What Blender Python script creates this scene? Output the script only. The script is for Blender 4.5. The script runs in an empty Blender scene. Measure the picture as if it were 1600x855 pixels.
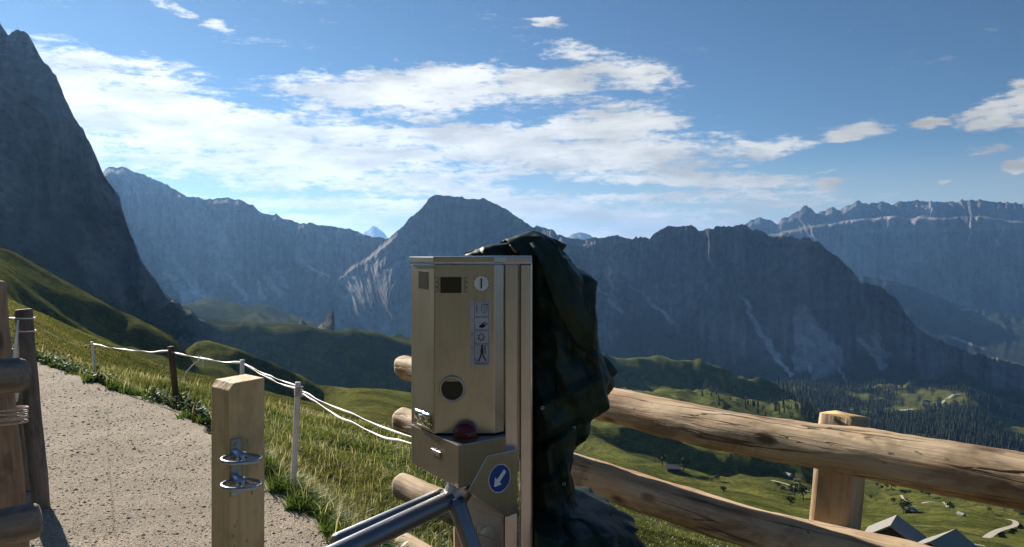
import bpy, bmesh, math, random
import numpy as np
from mathutils import Vector, Matrix, Quaternion

random.seed(7)
RNG = np.random.default_rng(11)
SC = bpy.context.scene
COL = SC.collection
R = math.radians

# ------------------------------------------------------------------ camera
F = 1256.0            # focal length in pixels of the 1600 px wide photograph
EYE = 1.6
HZ = 398.0            # row of the horizon
cam_d = bpy.data.cameras.new("camera")
cam = bpy.data.objects.new("camera", cam_d)
COL.objects.link(cam)
cam.location = (0, 0, EYE)
cam.rotation_euler = (R(90), 0, 0)
cam_d.sensor_width = 36.0
cam_d.lens = 36.0 * F / 1600.0
cam_d.shift_y = -(427.5 - HZ) / 1600.0
cam_d.clip_start = 0.05
cam_d.clip_end = 60000
SC.camera = cam

# ------------------------------------------------------------------ light
SUN_AZ = -37.8        # degrees to the right of +Y
SUN_EL = 24.0
saz, sel = R(SUN_AZ), R(SUN_EL)
SUN = Vector((math.sin(saz) * math.cos(sel), math.cos(saz) * math.cos(sel), math.sin(sel)))
sd = bpy.data.lights.new("sun", 'SUN')
sd.energy = 4.8
sd.angle = R(0.5)
sd.color = (1.0, 0.91, 0.78)
so = bpy.data.objects.new("sun", sd)
COL.objects.link(so)
so.rotation_euler = (-SUN).to_track_quat('-Z', 'Y').to_euler()
so.location = (-30, 40, 40)

SC.render.engine = 'CYCLES'
SC.cycles.use_denoising = True
SC.cycles.max_bounces = 6
SC.cycles.diffuse_bounces = 3
SC.cycles.glossy_bounces = 3
SC.cycles.transmission_bounces = 3
SC.cycles.volume_bounces = 0
SC.cycles.caustics_reflective = False
SC.cycles.caustics_refractive = False
SC.cycles.sample_clamp_indirect = 6
vs = SC.view_settings
vs.view_transform = 'Standard'
vs.look = 'None'
vs.exposure = 1.0
vs.gamma = 1.0
vs.use_curve_mapping = False

# ------------------------------------------------------------------ sky with clouds
world = bpy.data.worlds.new("World")
SC.world = world
world.use_nodes = True
WN, WL = world.node_tree.nodes, world.node_tree.links
WN.clear()


def mth(nt, op, a, b=None, c=None, clamp=False):
    n = nt.nodes.new('ShaderNodeMath')
    n.operation = op
    n.use_clamp = clamp
    for i, v in enumerate((a, b, c)):
        if v is None:
            continue
        if isinstance(v, (int, float)):
            n.inputs[i].default_value = v
        else:
            nt.links.new(v, n.inputs[i])
    return n.outputs[0]


def azel(px, py):
    u = (px - 800) / F
    a = math.atan(u)
    return math.degrees(a), math.degrees(math.atan((HZ - py) / F * math.cos(a)))


def build_sky():
    nt = world.node_tree
    out = WN.new('ShaderNodeOutputWorld')
    sky = WN.new('ShaderNodeTexSky')
    sky.sky_type = 'NISHITA'
    sky.sun_disc = False
    sky.sun_elevation = R(SUN_EL)
    sky.sun_rotation = R(SUN_AZ)
    sky.altitude = 2400
    sky.air_density = 1.0
    sky.dust_density = 0.35
    sky.ozone_density = 3.0
    bg = WN.new('ShaderNodeBackground')
    bg.inputs['Strength'].default_value = 0.05
    tint = WN.new('ShaderNodeMix')
    tint.data_type = 'RGBA'
    tint.blend_type = 'MULTIPLY'
    tint.inputs[0].default_value = 1.0
    tint.inputs[7].default_value = (0.63, 0.745, 0.78, 1)
    WL.new(sky.outputs[0], tint.inputs[6])
    WL.new(tint.outputs[2], bg.inputs['Color'])
    tc = WN.new('ShaderNodeTexCoord')
    sp = WN.new('ShaderNodeSeparateXYZ')
    WL.new(tc.outputs['Generated'], sp.inputs[0])
    x, y, z = sp.outputs
    az = mth(nt, 'DEGREES', mth(nt, 'ARCTAN2', x, y))
    el = mth(nt, 'DEGREES', mth(nt, 'ARCSINE', z))
    cb = WN.new('ShaderNodeCombineXYZ')
    WL.new(az, cb.inputs[0])
    WL.new(el, cb.inputs[1])
    ae = cb.outputs[0]

    def warp(vec, scale, amp, detail):
        m = WN.new('ShaderNodeMapping')
        m.inputs['Scale'].default_value = scale
        WL.new(ae, m.inputs[0])
        n = WN.new('ShaderNodeTexNoise')
        n.inputs['Scale'].default_value = 1.0
        n.inputs['Detail'].default_value = detail
        n.inputs['Roughness'].default_value = 0.6
        WL.new(m.outputs[0], n.inputs['Vector'])
        v = WN.new('ShaderNodeVectorMath')
        v.operation = 'MULTIPLY_ADD'
        WL.new(n.outputs['Color'], v.inputs[0])
        v.inputs[1].default_value = amp
        v.inputs[2].default_value = tuple(-0.5 * a for a in amp)
        w = WN.new('ShaderNodeVectorMath')
        w.operation = 'ADD'
        WL.new(vec, w.inputs[0])
        WL.new(v.outputs[0], w.inputs[1])
        return w.outputs[0]

    bw = warp(ae, (0.10, 0.30, 1), (7.0, 1.7, 0), 5)
    bw = warp(bw, (0.45, 1.4, 1), (2.6, 0.9, 0), 5)

    def noise(scale_xyz, rot, scale, detail, rough, dist=0.0):
        m = WN.new('ShaderNodeMapping')
        m.inputs['Scale'].default_value = scale_xyz
        m.inputs['Rotation'].default_value = (0, 0, R(rot))
        WL.new(ae, m.inputs[0])
        n = WN.new('ShaderNodeTexNoise')
        n.inputs['Scale'].default_value = scale
        n.inputs['Detail'].default_value = detail
        n.inputs['Roughness'].default_value = rough
        n.inputs['Distortion'].default_value = dist
        WL.new(m.outputs[0], n.inputs['Vector'])
        return n.outputs[0]

    # (px, py, half width, half height, tilt in degrees, weight) of each cloud body
    B = [
        (130, 150, 150, 70, -14, 1.15), (270, 190, 170, 75, -16, 1.2), (420, 215, 190, 48, -10, 1.1),
        (120, 215, 140, 60, -12, 1.0), (560, 225, 200, 42, -4, 1.1), (760, 225, 210, 34, 2, 1.1),
        (930, 205, 130, 36, 6, 1.15), (640, 138, 210, 32, 2, 1.2), (840, 140, 110, 28, 0, 1.1),
        (960, 105, 130, 26, -14, 0.85), (1010, 120, 70, 22, -5, 0.75),
        (1000, 235, 150, 26, 4, 0.9), (1180, 230, 100, 17, 5, 1.1), (1325, 208, 62, 14, 8, 1.05),
        (900, 250, 240, 26, 0, 1.0), (1060, 280, 190, 17, -2, 0.95), (560, 285, 280, 22, -2, 1.1),
        (300, 262, 200, 24, -12, 0.8), (760, 275, 120, 14, 3, 0.8), (700, 322, 440, 13, 0, 1.05),
        (950, 310, 360, 10, 1, 1.0), (900, 336, 420, 10, 0, 1.0), (560, 338, 220, 12, 2, 0.95), (1130, 318, 260, 7, 0, 0.85), (780, 366, 680, 30, 0, 1.0),
        (1560, 178, 66, 34, 12, 1.3), (1625, 160, 70, 50, 12, 1.3), (1455, 194, 48, 11, 0, 1.0),
        (1590, 262, 28, 13, 0, 1.3), (1545, 236, 70, 8, 2, 0.62), (1322, 287, 42, 10, 5, 1.0),
        (1318, 268, 24, 5, 0, 0.7), (1447, 288, 14, 7, 10, 0.8), (280, 18, 42, 11, -16, 0.9),
        (335, 40, 28, 9, -6, 0.9), (862, 33, 24, 8, 2, 0.9), (672, 184, 36, 10, 0, 0.95),
        (1240, 218, 40, 9, -12, 0.8), (632, 92, 16, 5, -8, 0.55), (1260, 310, 200, 6, 0, 0.5),
    ]
    dens = None
    for px, py, w, h, rot, k in B:
        a, e = azel(px, py)
        c2 = math.cos(R(a)) ** 2
        g = math.degrees(1 / F)
        m = WN.new('ShaderNodeMapping')
        m.vector_type = 'TEXTURE'
        m.inputs['Location'].default_value = (a, e, 0)
        m.inputs['Rotation'].default_value = (0, 0, R(rot))
        m.inputs['Scale'].default_value = (w * g * c2 * (1.5 if px < 1100 else 1.25), h * g * math.cos(R(a)) * (1.5 if px < 1100 else 1.25), 1)
        WL.new(bw, m.inputs[0])
        ln = WN.new('ShaderNodeVectorMath')
        ln.operation = 'LENGTH'
        WL.new(m.outputs[0], ln.inputs[0])
        mr = WN.new('ShaderNodeMapRange')
        mr.interpolation_type = 'SMOOTHSTEP'
        mr.inputs['From Min'].default_value = 0.15
        mr.inputs['From Max'].default_value = 1.15
        mr.inputs['To Min'].default_value = k
        mr.inputs['To Max'].default_value = 0
        WL.new(ln.outputs['Value'], mr.inputs['Value'])
        dens = mr.outputs[0] if dens is None else mth(nt, 'SMOOTH_MAX', dens, mr.outputs[0], 0.25)
    n1 = noise((0.11, 0.36, 1), -8, 1.0, 8, 0.62, 0.35)
    n2 = noise((0.5, 1.5, 1), -10, 1.0, 6, 0.6, 0.2)
    n3 = noise((0.05, 1.1, 1), -2, 1.0, 5, 0.55, 0.0)
    nz = mth(nt, 'ADD', mth(nt, 'MULTIPLY', n1, 0.95), mth(nt, 'MULTIPLY', n2, 0.75))
    nz = mth(nt, 'ADD', nz, mth(nt, 'MULTIPLY', n3, 0.8))
    n4 = noise((1.3, 4.2, 1), -9, 1.0, 5, 0.65, 0.3)
    nz = mth(nt, 'ADD', nz, mth(nt, 'MULTIPLY', n4, 0.55))
    nz = mth(nt, 'SUBTRACT', nz, 1.495)
    gate = mth(nt, 'MULTIPLY', dens, 3.0, clamp=True)
    tot = mth(nt, 'ADD', dens, mth(nt, 'MULTIPLY', nz, mth(nt, 'MULTIPLY', gate, 2.0)))
    mk = WN.new('ShaderNodeMapRange')
    mk.interpolation_type = 'SMOOTHSTEP'
    mk.inputs['From Min'].default_value = 0.34
    mk.inputs['From Max'].default_value = 1.08
    WL.new(tot, mk.inputs['Value'])
    # thin shading inside the cloud sheet
    sh = noise((0.16, 0.62, 1), -6, 1.0, 6, 0.55, 0.2)
    sr = WN.new('ShaderNodeMapRange')
    sr.inputs['From Min'].default_value = 0.36
    sr.inputs['From Max'].default_value = 0.60
    sr.inputs['To Min'].default_value = 0.64
    sr.inputs['To Max'].default_value = 1.0
    WL.new(sh, sr.inputs['Value'])
    # clouds nearer to the sun's direction are brighter
    nv = WN.new('ShaderNodeVectorMath')
    nv.operation = 'DOT_PRODUCT'
    WL.new(tc.outputs['Generated'], nv.inputs[0])
    nv.inputs[1].default_value = SUN
    gl = WN.new('ShaderNodeMapRange')
    gl.inputs['From Min'].default_value = 0.45
    gl.inputs['From Max'].default_value = 0.97
    gl.inputs['To Min'].default_value = 0.66
    gl.inputs['To Max'].default_value = 1.05
    WL.new(nv.outputs['Value'], gl.inputs['Value'])
    cbg = WN.new('ShaderNodeBackground')
    cbg.inputs['Color'].default_value = (0.97, 0.965, 0.93, 1)
    WL.new(mth(nt, 'MULTIPLY', mth(nt, 'MULTIPLY', sr.outputs[0], gl.outputs[0]), 0.56), cbg.inputs['Strength'])
    # pale veil of far air low over the horizon
    vl = WN.new('ShaderNodeMapRange')
    vl.interpolation_type = 'SMOOTHSTEP'
    vl.inputs['From Min'].default_value = 0.0
    vl.inputs['From Max'].default_value = 8.0
    vl.inputs['To Min'].default_value = 0.72
    vl.inputs['To Max'].default_value = 0.0
    WL.new(el, vl.inputs['Value'])
    vbg = WN.new('ShaderNodeBackground')
    vbg.inputs['Color'].default_value = (0.86, 0.96, 0.94, 1)
    vbg.inputs['Strength'].default_value = 0.36
    vm = WN.new('ShaderNodeMixShader')
    WL.new(vl.outputs[0], vm.inputs[0])
    WL.new(bg.outputs[0], vm.inputs[1])
    WL.new(vbg.outputs[0], vm.inputs[2])
    mx = WN.new('ShaderNodeMixShader')
    WL.new(mth(nt, 'MULTIPLY', mk.outputs[0], 0.96), mx.inputs[0])
    WL.new(vm.outputs[0], mx.inputs[1])
    WL.new(cbg.outputs[0], mx.inputs[2])
    WL.new(mx.outputs[0], out.inputs[0])
    world.cycles.sampling_method = 'MANUAL'
    world.cycles.sample_map_resolution = 512


build_sky()


# ------------------------------------------------------------------ numpy noise
def _h(ix, iy, iz, s):
    n = (ix * 374761393 + iy * 668265263 + iz * 2147483647 + s * 1274126177) & 0xFFFFFFFF
    n = ((n ^ (n >> 13)) * 1274126177) & 0xFFFFFFFF
    n = n ^ (n >> 16)
    return (n & 0xFFFFFF).astype(np.float64) / 8388608.0 - 1.0


def vn(x, y, z=0.0, s=0):
    x, y, z = np.broadcast_arrays(np.asarray(x, float), np.asarray(y, float), np.asarray(z, float))
    fx, fy, fz = np.floor(x), np.floor(y), np.floor(z)
    ix, iy, iz = fx.astype(np.int64), fy.astype(np.int64), fz.astype(np.int64)
    tx, ty, tz = x - fx, y - fy, z - fz
    q = lambda t: t * t * t * (t * (t * 6 - 15) + 10)
    tx, ty, tz = q(tx), q(ty), q(tz)
    r = 0
    for a in (0, 1):
        wx = tx if a else 1 - tx
        for b in (0, 1):
            wy = ty if b else 1 - ty
            for c in (0, 1):
                wz = tz if c else 1 - tz
                r = r + wx * wy * wz * _h(ix + a, iy + b, iz + c, s)
    return r


def fbm(x, y, z=0.0, o=4, s=0, gain=0.5, lac=2.03):
    r, a, f = 0, 1.0, 1.0
    for i in range(o):
        r = r + a * vn(np.asarray(x) * f, np.asarray(y) * f, np.asarray(z) * f, s + i * 17)
        a *= gain
        f *= lac
    return r


def ridged(x, y, z=0.0, o=4, s=0, gain=0.5, lac=2.1):
    r, a, f = 0, 1.0, 1.0
    for i in range(o):
        r = r + a * (1 - 2 * np.abs(vn(np.asarray(x) * f, np.asarray(y) * f, np.asarray(z) * f, s + i * 31)))
        a *= gain
        f *= lac
    return r


def sstep(a, b, x):
    t = np.clip((np.asarray(x, float) - a) / (b - a), 0, 1)
    return t * t * (3 - 2 * t)


def pchip(xs, ys, q):
    xs, ys, q = np.asarray(xs, float), np.asarray(ys, float), np.asarray(q, float)
    h = np.diff(xs)
    d = np.diff(ys) / h
    m = np.zeros_like(ys)
    m[0], m[-1] = d[0], d[-1]
    for i in range(1, len(xs) - 1):
        if d[i - 1] * d[i] > 0:
            w1, w2 = 2 * h[i] + h[i - 1], h[i] + 2 * h[i - 1]
            m[i] = (w1 + w2) / (w1 / d[i - 1] + w2 / d[i])
    q = np.clip(q, xs[0], xs[-1])
    i = np.clip(np.searchsorted(xs, q, side='right') - 1, 0, len(xs) - 2)
    t = (q - xs[i]) / h[i]
    t2, t3 = t * t, t * t * t
    return ((2 * t3 - 3 * t2 + 1) * ys[i] + (t3 - 2 * t2 + t) * h[i] * m[i]
            + (-2 * t3 + 3 * t2) * ys[i + 1] + (t3 - t2) * h[i] * m[i + 1])


# ------------------------------------------------------------------ object helpers
def tag(o, label=None, cat=None, group=None, kind=None):
    if label:
        o['label'] = label
    if cat:
        o['category'] = cat
    if group:
        o['group'] = group
    if kind:
        o['kind'] = kind
    return o


def thing(name, loc, label, cat, group=None, rz=0.0):
    o = bpy.data.objects.new(name, None)
    o.empty_display_size = 0.2
    o.location = loc
    o.rotation_euler = (0, 0, rz)
    COL.objects.link(o)
    return tag(o, label, cat, group)


def link(name, me, mats=None, parent=None, loc=None, smooth=False):
    """Link a mesh whose vertices are in world space (or in the parent's space when loc is 'local')."""
    o = bpy.data.objects.new(name, me)
    COL.objects.link(o)
    if mats is not None:
        for m in (mats if isinstance(mats, (list, tuple)) else [mats]):
            me.materials.append(m)
    if smooth:
        me.polygons.foreach_set('use_smooth', np.ones(len(me.polygons), bool))
    if parent is not None:
        o.parent = parent
        if loc != 'local':
            mw, p_ = Matrix.Identity(4), parent
            while p_ is not None:
                mw = p_.matrix_basis @ mw
                p_ = p_.parent
            me.transform(mw.inverted())
    elif loc is not None and loc != 'local':
        me.transform(Matrix.Translation(-Vector(loc)))
        o.location = loc
    return o


def np_mesh(name, V, quads=None, tris=None, attrs=None):
    me = bpy.data.meshes.new(name)
    V = np.ascontiguousarray(V, dtype=np.float32)
    me.vertices.add(len(V))
    me.vertices.foreach_set('co', V.ravel())
    idx, tot = [], []
    if quads is not None and len(quads):
        idx.append(np.asarray(quads, np.int32).ravel())
        tot.append(np.full(len(quads), 4, np.int32))
    if tris is not None and len(tris):
        idx.append(np.asarray(tris, np.int32).ravel())
        tot.append(np.full(len(tris), 3, np.int32))
    idx, tot = np.concatenate(idx), np.concatenate(tot)
    me.loops.add(len(idx))
    me.loops.foreach_set('vertex_index', idx)
    me.polygons.add(len(tot))
    me.polygons.foreach_set('loop_start', np.concatenate([[0], np.cumsum(tot)[:-1]]).astype(np.int32))
    for k, a in (attrs or {}).items():
        a = np.asarray(a, np.float32)
        if a.ndim == 2:
            at = me.attributes.new(k, 'FLOAT_COLOR', 'POINT')
            if a.shape[1] == 3:
                a = np.concatenate([a, np.ones((len(a), 1), np.float32)], 1)
            at.data.foreach_set('color', a.ravel())
        else:
            at = me.attributes.new(k, 'FLOAT', 'POINT')
            at.data.foreach_set('value', a)
    me.update(calc_edges=True)
    me.validate()
    return me


def grid_quads(n, m, wrap=False):
    """n rows by m columns of vertices (row-major)."""
    i = np.arange(n - 1)[:, None]
    j = np.arange(m if wrap else m - 1)[None, :]
    j2 = (j + 1) % m
    a = i * m + j
    return np.stack([a, i * m + j2, (i + 1) * m + j2, (i + 1) * m + j + 0 * i], -1).reshape(-1, 4)


def bm_mesh(bm, name, bevel=0.0, seg=2):
    bmesh.ops.remove_doubles(bm, verts=bm.verts, dist=1e-6)
    bmesh.ops.recalc_face_normals(bm, faces=bm.faces)
    if bevel:
        es = [e for e in bm.edges if len(e.link_faces) == 2 and e.calc_face_angle(0) > 0.4]
        bmesh.ops.bevel(bm, geom=es, offset=bevel, segments=seg, profile=0.6, affect='EDGES', clamp_overlap=True)
    me = bpy.data.meshes.new(name)
    bm.to_mesh(me)
    bm.free()
    return me


def prism(poly, z0, z1, bm=None):
    bm = bm or bmesh.new()
    lo = [bm.verts.new((p[0], p[1], z0 if len(p) < 3 else p[2])) for p in poly]
    hi = [bm.verts.new((p[0], p[1], z1)) for p in poly]
    n = len(poly)
    bm.faces.new(lo[::-1])
    bm.faces.new(hi)
    for i in range(n):
        bm.faces.new((lo[i], lo[(i + 1) % n], hi[(i + 1) % n], hi[i]))
    return bm


def plate(pts, nrm, depth, bm=None):
    """Solid from a planar outline (3D points), extruded along -nrm by depth."""
    bm = bm or bmesh.new()
    nrm = Vector(nrm)
    a = [bm.verts.new(Vector(p)) for p in pts]
    b = [bm.verts.new(Vector(p) - nrm * depth) for p in pts]
    n = len(pts)
    bm.faces.new(a)
    bm.faces.new(b[::-1])
    for i in range(n):
        bm.faces.new((a[i], b[i], b[(i + 1) % n], a[(i + 1) % n]))
    return bm


def box(c, s, rot=None, bm=None):
    bm = bm or bmesh.new()
    m = Matrix.Translation(c) @ (rot.to_4x4() if rot is not None else Matrix.Identity(4)) @ Matrix.Diagonal((s[0], s[1], s[2], 1))
    bmesh.ops.create_cube(bm, size=1, matrix=m)
    return bm


def tube(pts, rad, n=10, caps=True, bm=None, flat=None, twist=0.0):
    """Round (or flattened) tube along points; rad is one number or one per point."""
    bm = bm or bmesh.new()
    P = [Vector(p) for p in pts]
    k = len(P)
    rs = [rad] * k if isinstance(rad, (int, float)) else rad
    t0 = (P[1] - P[0]).normalized()
    up = Vector((0, 0, 1)) if abs(t0.z) < 0.9 else Vector((1, 0, 0))
    sx = t0.cross(up).normalized()
    rings = []
    for i in range(k):
        t = (P[min(i + 1, k - 1)] - P[max(i - 1, 0)]).normalized()
        sx = (sx - t * sx.dot(t)).normalized()
        sy = t.cross(sx)
        ring = []
        for j in range(n):
            a = 2 * math.pi * j / n
            ca, sa = math.cos(a), math.sin(a) * (flat or 1.0)
            w = twist * i
            c2, s2 = ca * math.cos(w) - sa * math.sin(w), ca * math.sin(w) + sa * math.cos(w)
            ring.append(bm.verts.new(P[i] + (sx * c2 + sy * s2) * rs[i]))
        rings.append(ring)
    for i in range(k - 1):
        for j in range(n):
            bm.faces.new((rings[i][j], rings[i][(j + 1) % n], rings[i + 1][(j + 1) % n], rings[i + 1][j]))
    if caps:
        bm.faces.new(rings[0][::-1])
        bm.faces.new(rings[-1])
    return bm


def ring_bm(c, nrm, r, t, n=40, m=8, bm=None, a0=0.0, a1=2 * math.pi):
    nrm = Vector(nrm).normalized()
    x = nrm.orthogonal().normalized()
    if abs(nrm.z) < 0.9:
        x = Vector((0, 0, 1)).cross(nrm).normalized()
    y = nrm.cross(x)
    full = abs(a1 - a0 - 2 * math.pi) < 1e-6
    pts = [Vector(c) + (x * math.cos(a0 + (a1 - a0) * i / n) + y * math.sin(a0 + (a1 - a0) * i / n)) * r for i in range(n + (1 if full else 1))]
    return tube(pts, t, m, not full, bm)


def disc_bm(c, nrm, r, th, n=40, bm=None):
    nrm = Vector(nrm).normalized()
    x = Vector((0, 0, 1)).cross(nrm).normalized() if abs(nrm.z) < 0.9 else nrm.orthogonal().normalized()
    y = nrm.cross(x)
    return plate([Vector(c) + (x * math.cos(2 * math.pi * i / n) + y * math.sin(2 * math.pi * i / n)) * r for i in range(n)], nrm, th, bm)


def P3(px, py, Y):
    return Vector(((px - 800) / F * Y, Y, EYE + (HZ - py) / F * Y))


# ------------------------------------------------------------------ materials
def new_mat(name):
    m = bpy.data.materials.new(name)
    m.use_nodes = True
    nt = m.node_tree
    b = nt.nodes['Principled BSDF']
    return m, nt, b


def node(nt, t, **kw):
    n = nt.nodes.new(t)
    for k, v in kw.items():
        if k in n.inputs.keys():
            n.inputs[k].default_value = v
        else:
            setattr(n, k, v)
    return n


def ramp(nt, fac, stops):
    n = nt.nodes.new('ShaderNodeValToRGB')
    el = n.color_ramp.elements
    while len(el) < len(stops):
        el.new(0.5)
    for e, (p, c) in zip(el, stops):
        e.position = p
        e.color = (*c, 1)
    nt.links.new(fac, n.inputs[0])
    return n.outputs[0]


def coords(nt, scale=(1, 1, 1), kind='Object', rot=(0, 0, 0)):
    tc = nt.nodes.new('ShaderNodeTexCoord')
    m = nt.nodes.new('ShaderNodeMapping')
    m.inputs['Scale'].default_value = scale
    m.inputs['Rotation'].default_value = rot
    nt.links.new(tc.outputs[kind], m.inputs[0])
    return m.outputs[0]


def noise_n(nt, vec, scale, detail=5, rough=0.55, dist=0.0):
    n = node(nt, 'ShaderNodeTexNoise')
    n.inputs['Scale'].default_value = scale
    n.inputs['Detail'].default_value = detail
    n.inputs['Roughness'].default_value = rough
    n.inputs['Distortion'].default_value = dist
    nt.links.new(vec, n.inputs['Vector'])
    return n.outputs[0]


def mixc(nt, fac, a, b, mode='MIX'):
    n = nt.nodes.new('ShaderNodeMix')
    n.data_type = 'RGBA'
    n.blend_type = mode
    for sock, v in ((n.inputs[0], fac), (n.inputs[6], a), (n.inputs[7], b)):
        if isinstance(v, (int, float)):
            sock.default_value = v
        elif isinstance(v, tuple):
            sock.default_value = (*v, 1)
        else:
            nt.links.new(v, sock)
    return n.outputs[2]


def bump(nt, b, h, strength=0.4, dist=0.01, prev=None):
    n = node(nt, 'ShaderNodeBump')
    n.inputs['Strength'].default_value = strength
    n.inputs['Distance'].default_value = dist
    nt.links.new(h, n.inputs['Height'])
    if prev is not None:
        nt.links.new(prev, n.inputs['Normal'])
    if b is not None:
        nt.links.new(n.outputs[0], b.inputs['Normal'])
    return n.outputs[0]


def maprange(nt, v, a, b, c=0.0, d=1.0):
    n = node(nt, 'ShaderNodeMapRange')
    n.inputs['From Min'].default_value = a
    n.inputs['From Max'].default_value = b
    n.inputs['To Min'].default_value = c
    n.inputs['To Max'].default_value = d
    nt.links.new(v, n.inputs['Value'])
    return n.outputs[0]


def attr(nt, name, out='Color'):
    a = nt.nodes.new('ShaderNodeAttribute')
    a.attribute_name = name
    return a.outputs[out]


def wood(name, c_dark, c_mid, c_light, knots=True, cracks=0.5, rough=0.75, axis='X', fine=1.0, end=None):
    """Wood whose grain runs along the object's own X (or Z) axis."""
    m, nt, b = new_mat(name)
    s = {'X': (0.9, 14, 14), 'Z': (14, 14, 0.9)}[axis]
    v = coords(nt, s)
    g1 = noise_n(nt, v, 1.6 * fine, 7, 0.62, 0.6)
    v2 = coords(nt, {'X': (1.4, 55, 55), 'Z': (55, 55, 1.4)}[axis])
    g2 = noise_n(nt, v2, 1.5 * fine, 4, 0.6)
    vb = coords(nt, {'X': (1.2, 3, 3), 'Z': (3, 3, 1.2)}[axis])
    g3 = noise_n(nt, vb, 1.7, 4, 0.6)
    f = mth(nt, 'ADD', mth(nt, 'MULTIPLY', g1, 0.55), mth(nt, 'MULTIPLY', g2, 0.25))
    f = mth(nt, 'ADD', f, mth(nt, 'MULTIPLY', g3, 0.25))
    col = ramp(nt, f, [(0.36, c_dark), (0.5, c_mid), (0.66, c_light)])
    h = mth(nt, 'ADD', mth(nt, 'MULTIPLY', g1, 0.7), mth(nt, 'MULTIPLY', g2, 0.4))
    if cracks:
        vc = coords(nt, {'X': (0.55, 16, 16), 'Z': (16, 16, 0.55)}[axis])
        cr = noise_n(nt, vc, 1.0, 3, 0.5, 0.9)
        line = maprange(nt, mth(nt, 'ABSOLUTE', mth(nt, 'SUBTRACT', cr, 0.5)), 0.0, 0.020, 1.0, 0.0)
        br = noise_n(nt, vb, 1.0, 2, 0.5)
        line = mth(nt, 'MULTIPLY', line, maprange(nt, br, 0.48, 0.58), clamp=True)
        line = mth(nt, 'MULTIPLY', line, cracks)
        col = mixc(nt, line, col, tuple(0.18 * c for c in c_dark))
        h = mth(nt, 'SUBTRACT', h, mth(nt, 'MULTIPLY', line, 1.2))
    if knots:
        vk = coords(nt, {'X': (4.0, 9, 9), 'Z': (9, 9, 4.0)}[axis])
        vo = node(nt, 'ShaderNodeTexVoronoi')
        vo.inputs['Scale'].default_value = 1.0
        nt.links.new(vk, vo.inputs['Vector'])
        pick = node(nt, 'ShaderNodeSeparateColor')
        nt.links.new(vo.outputs['Color'], pick.inputs[0])
        k = mth(nt, 'MULTIPLY', maprange(nt, vo.outputs['Distance'], 0.10, 0.22, 1.0, 0.0), maprange(nt, pick.outputs[0], 0.52, 0.56), clamp=True)
        col = mixc(nt, mth(nt, 'MULTIPLY', k, 0.88), col, tuple(0.35 * c for c in c_dark))
        h = mth(nt, 'SUBTRACT', h, mth(nt, 'MULTIPLY', k, 0.3))
        st_ = noise_n(nt, coords(nt, {'X': (2.5, 6, 6), 'Z': (6, 6, 2.5)}[axis]), 1.0, 6, 0.7, 0.5)
        col = mixc(nt, maprange(nt, st_, 0.48, 0.64, 0.0, 0.75), col, tuple(0.55 * c for c in c_dark))
        og = noise_n(nt, coords(nt, {'X': (1.6, 4, 4), 'Z': (4, 4, 1.6)}[axis], rot=(0.4, 0, 0)), 1.0, 5, 0.6, 0.8)
        col = mixc(nt, maprange(nt, og, 0.54, 0.64, 0.0, 0.55), col, mixc(nt, 1.0, col, (1.0, 0.72, 0.50), 'MULTIPLY'))
        ps = noise_n(nt, coords(nt, {'X': (22, 60, 60), 'Z': (60, 60, 22)}[axis]), 1.0, 2, 0.5)
        pit = maprange(nt, ps, 0.70, 0.74, 0.0, 0.8)
        col = mixc(nt, pit, col, tuple(0.3 * c for c in c_dark))
    nt.links.new(col, b.inputs['Base Color'])
    b.inputs['Roughness'].default_value = rough
    b.inputs['Specular IOR Level'].default_value = 0.3
    bump(nt, b, h, 0.7, 0.010)
    return m


M = {}
M['log'] = wood('peeled_log', (0.28, 0.18, 0.10), (0.52, 0.38, 0.235), (0.68, 0.54, 0.37), cracks=0.9)
M['log_grey'] = wood('weathered_log', (0.10, 0.085, 0.07), (0.21, 0.18, 0.15), (0.34, 0.30, 0.25), cracks=0.9)
M['log_end'] = wood('pale_log_end', (0.34, 0.25, 0.15), (0.52, 0.41, 0.26), (0.62, 0.52, 0.36), cracks=0.7)
M['post_saw'] = wood('sawn_fence_post', (0.32, 0.22, 0.13), (0.45, 0.33, 0.21), (0.54, 0.41, 0.27), axis='Z', cracks=0.4)
M['post_top'] = wood('sawn_end_grain', (0.40, 0.25, 0.10), (0.58, 0.39, 0.17), (0.66, 0.47, 0.22), axis='Z', knots=False, cracks=0.3)
M['square_post'] = wood('planed_spruce', (0.58, 0.38, 0.175), (0.72, 0.50, 0.25), (0.78, 0.58, 0.32), axis='Z', cracks=0.25, rough=0.6)
M['stake_grey'] = wood('grey_stake', (0.085, 0.07, 0.058), (0.16, 0.135, 0.115), (0.25, 0.215, 0.18), axis='Z', cracks=0.8)
M['stake_brown'] = wood('brown_stake', (0.06, 0.038, 0.022), (0.11, 0.07, 0.04), (0.17, 0.11, 0.065), axis='Z', cracks=0.4)
M['post_round'] = wood('round_post', (0.22, 0.14, 0.085), (0.36, 0.245, 0.155), (0.47, 0.34, 0.22), axis='Z', cracks=0.8)


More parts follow.
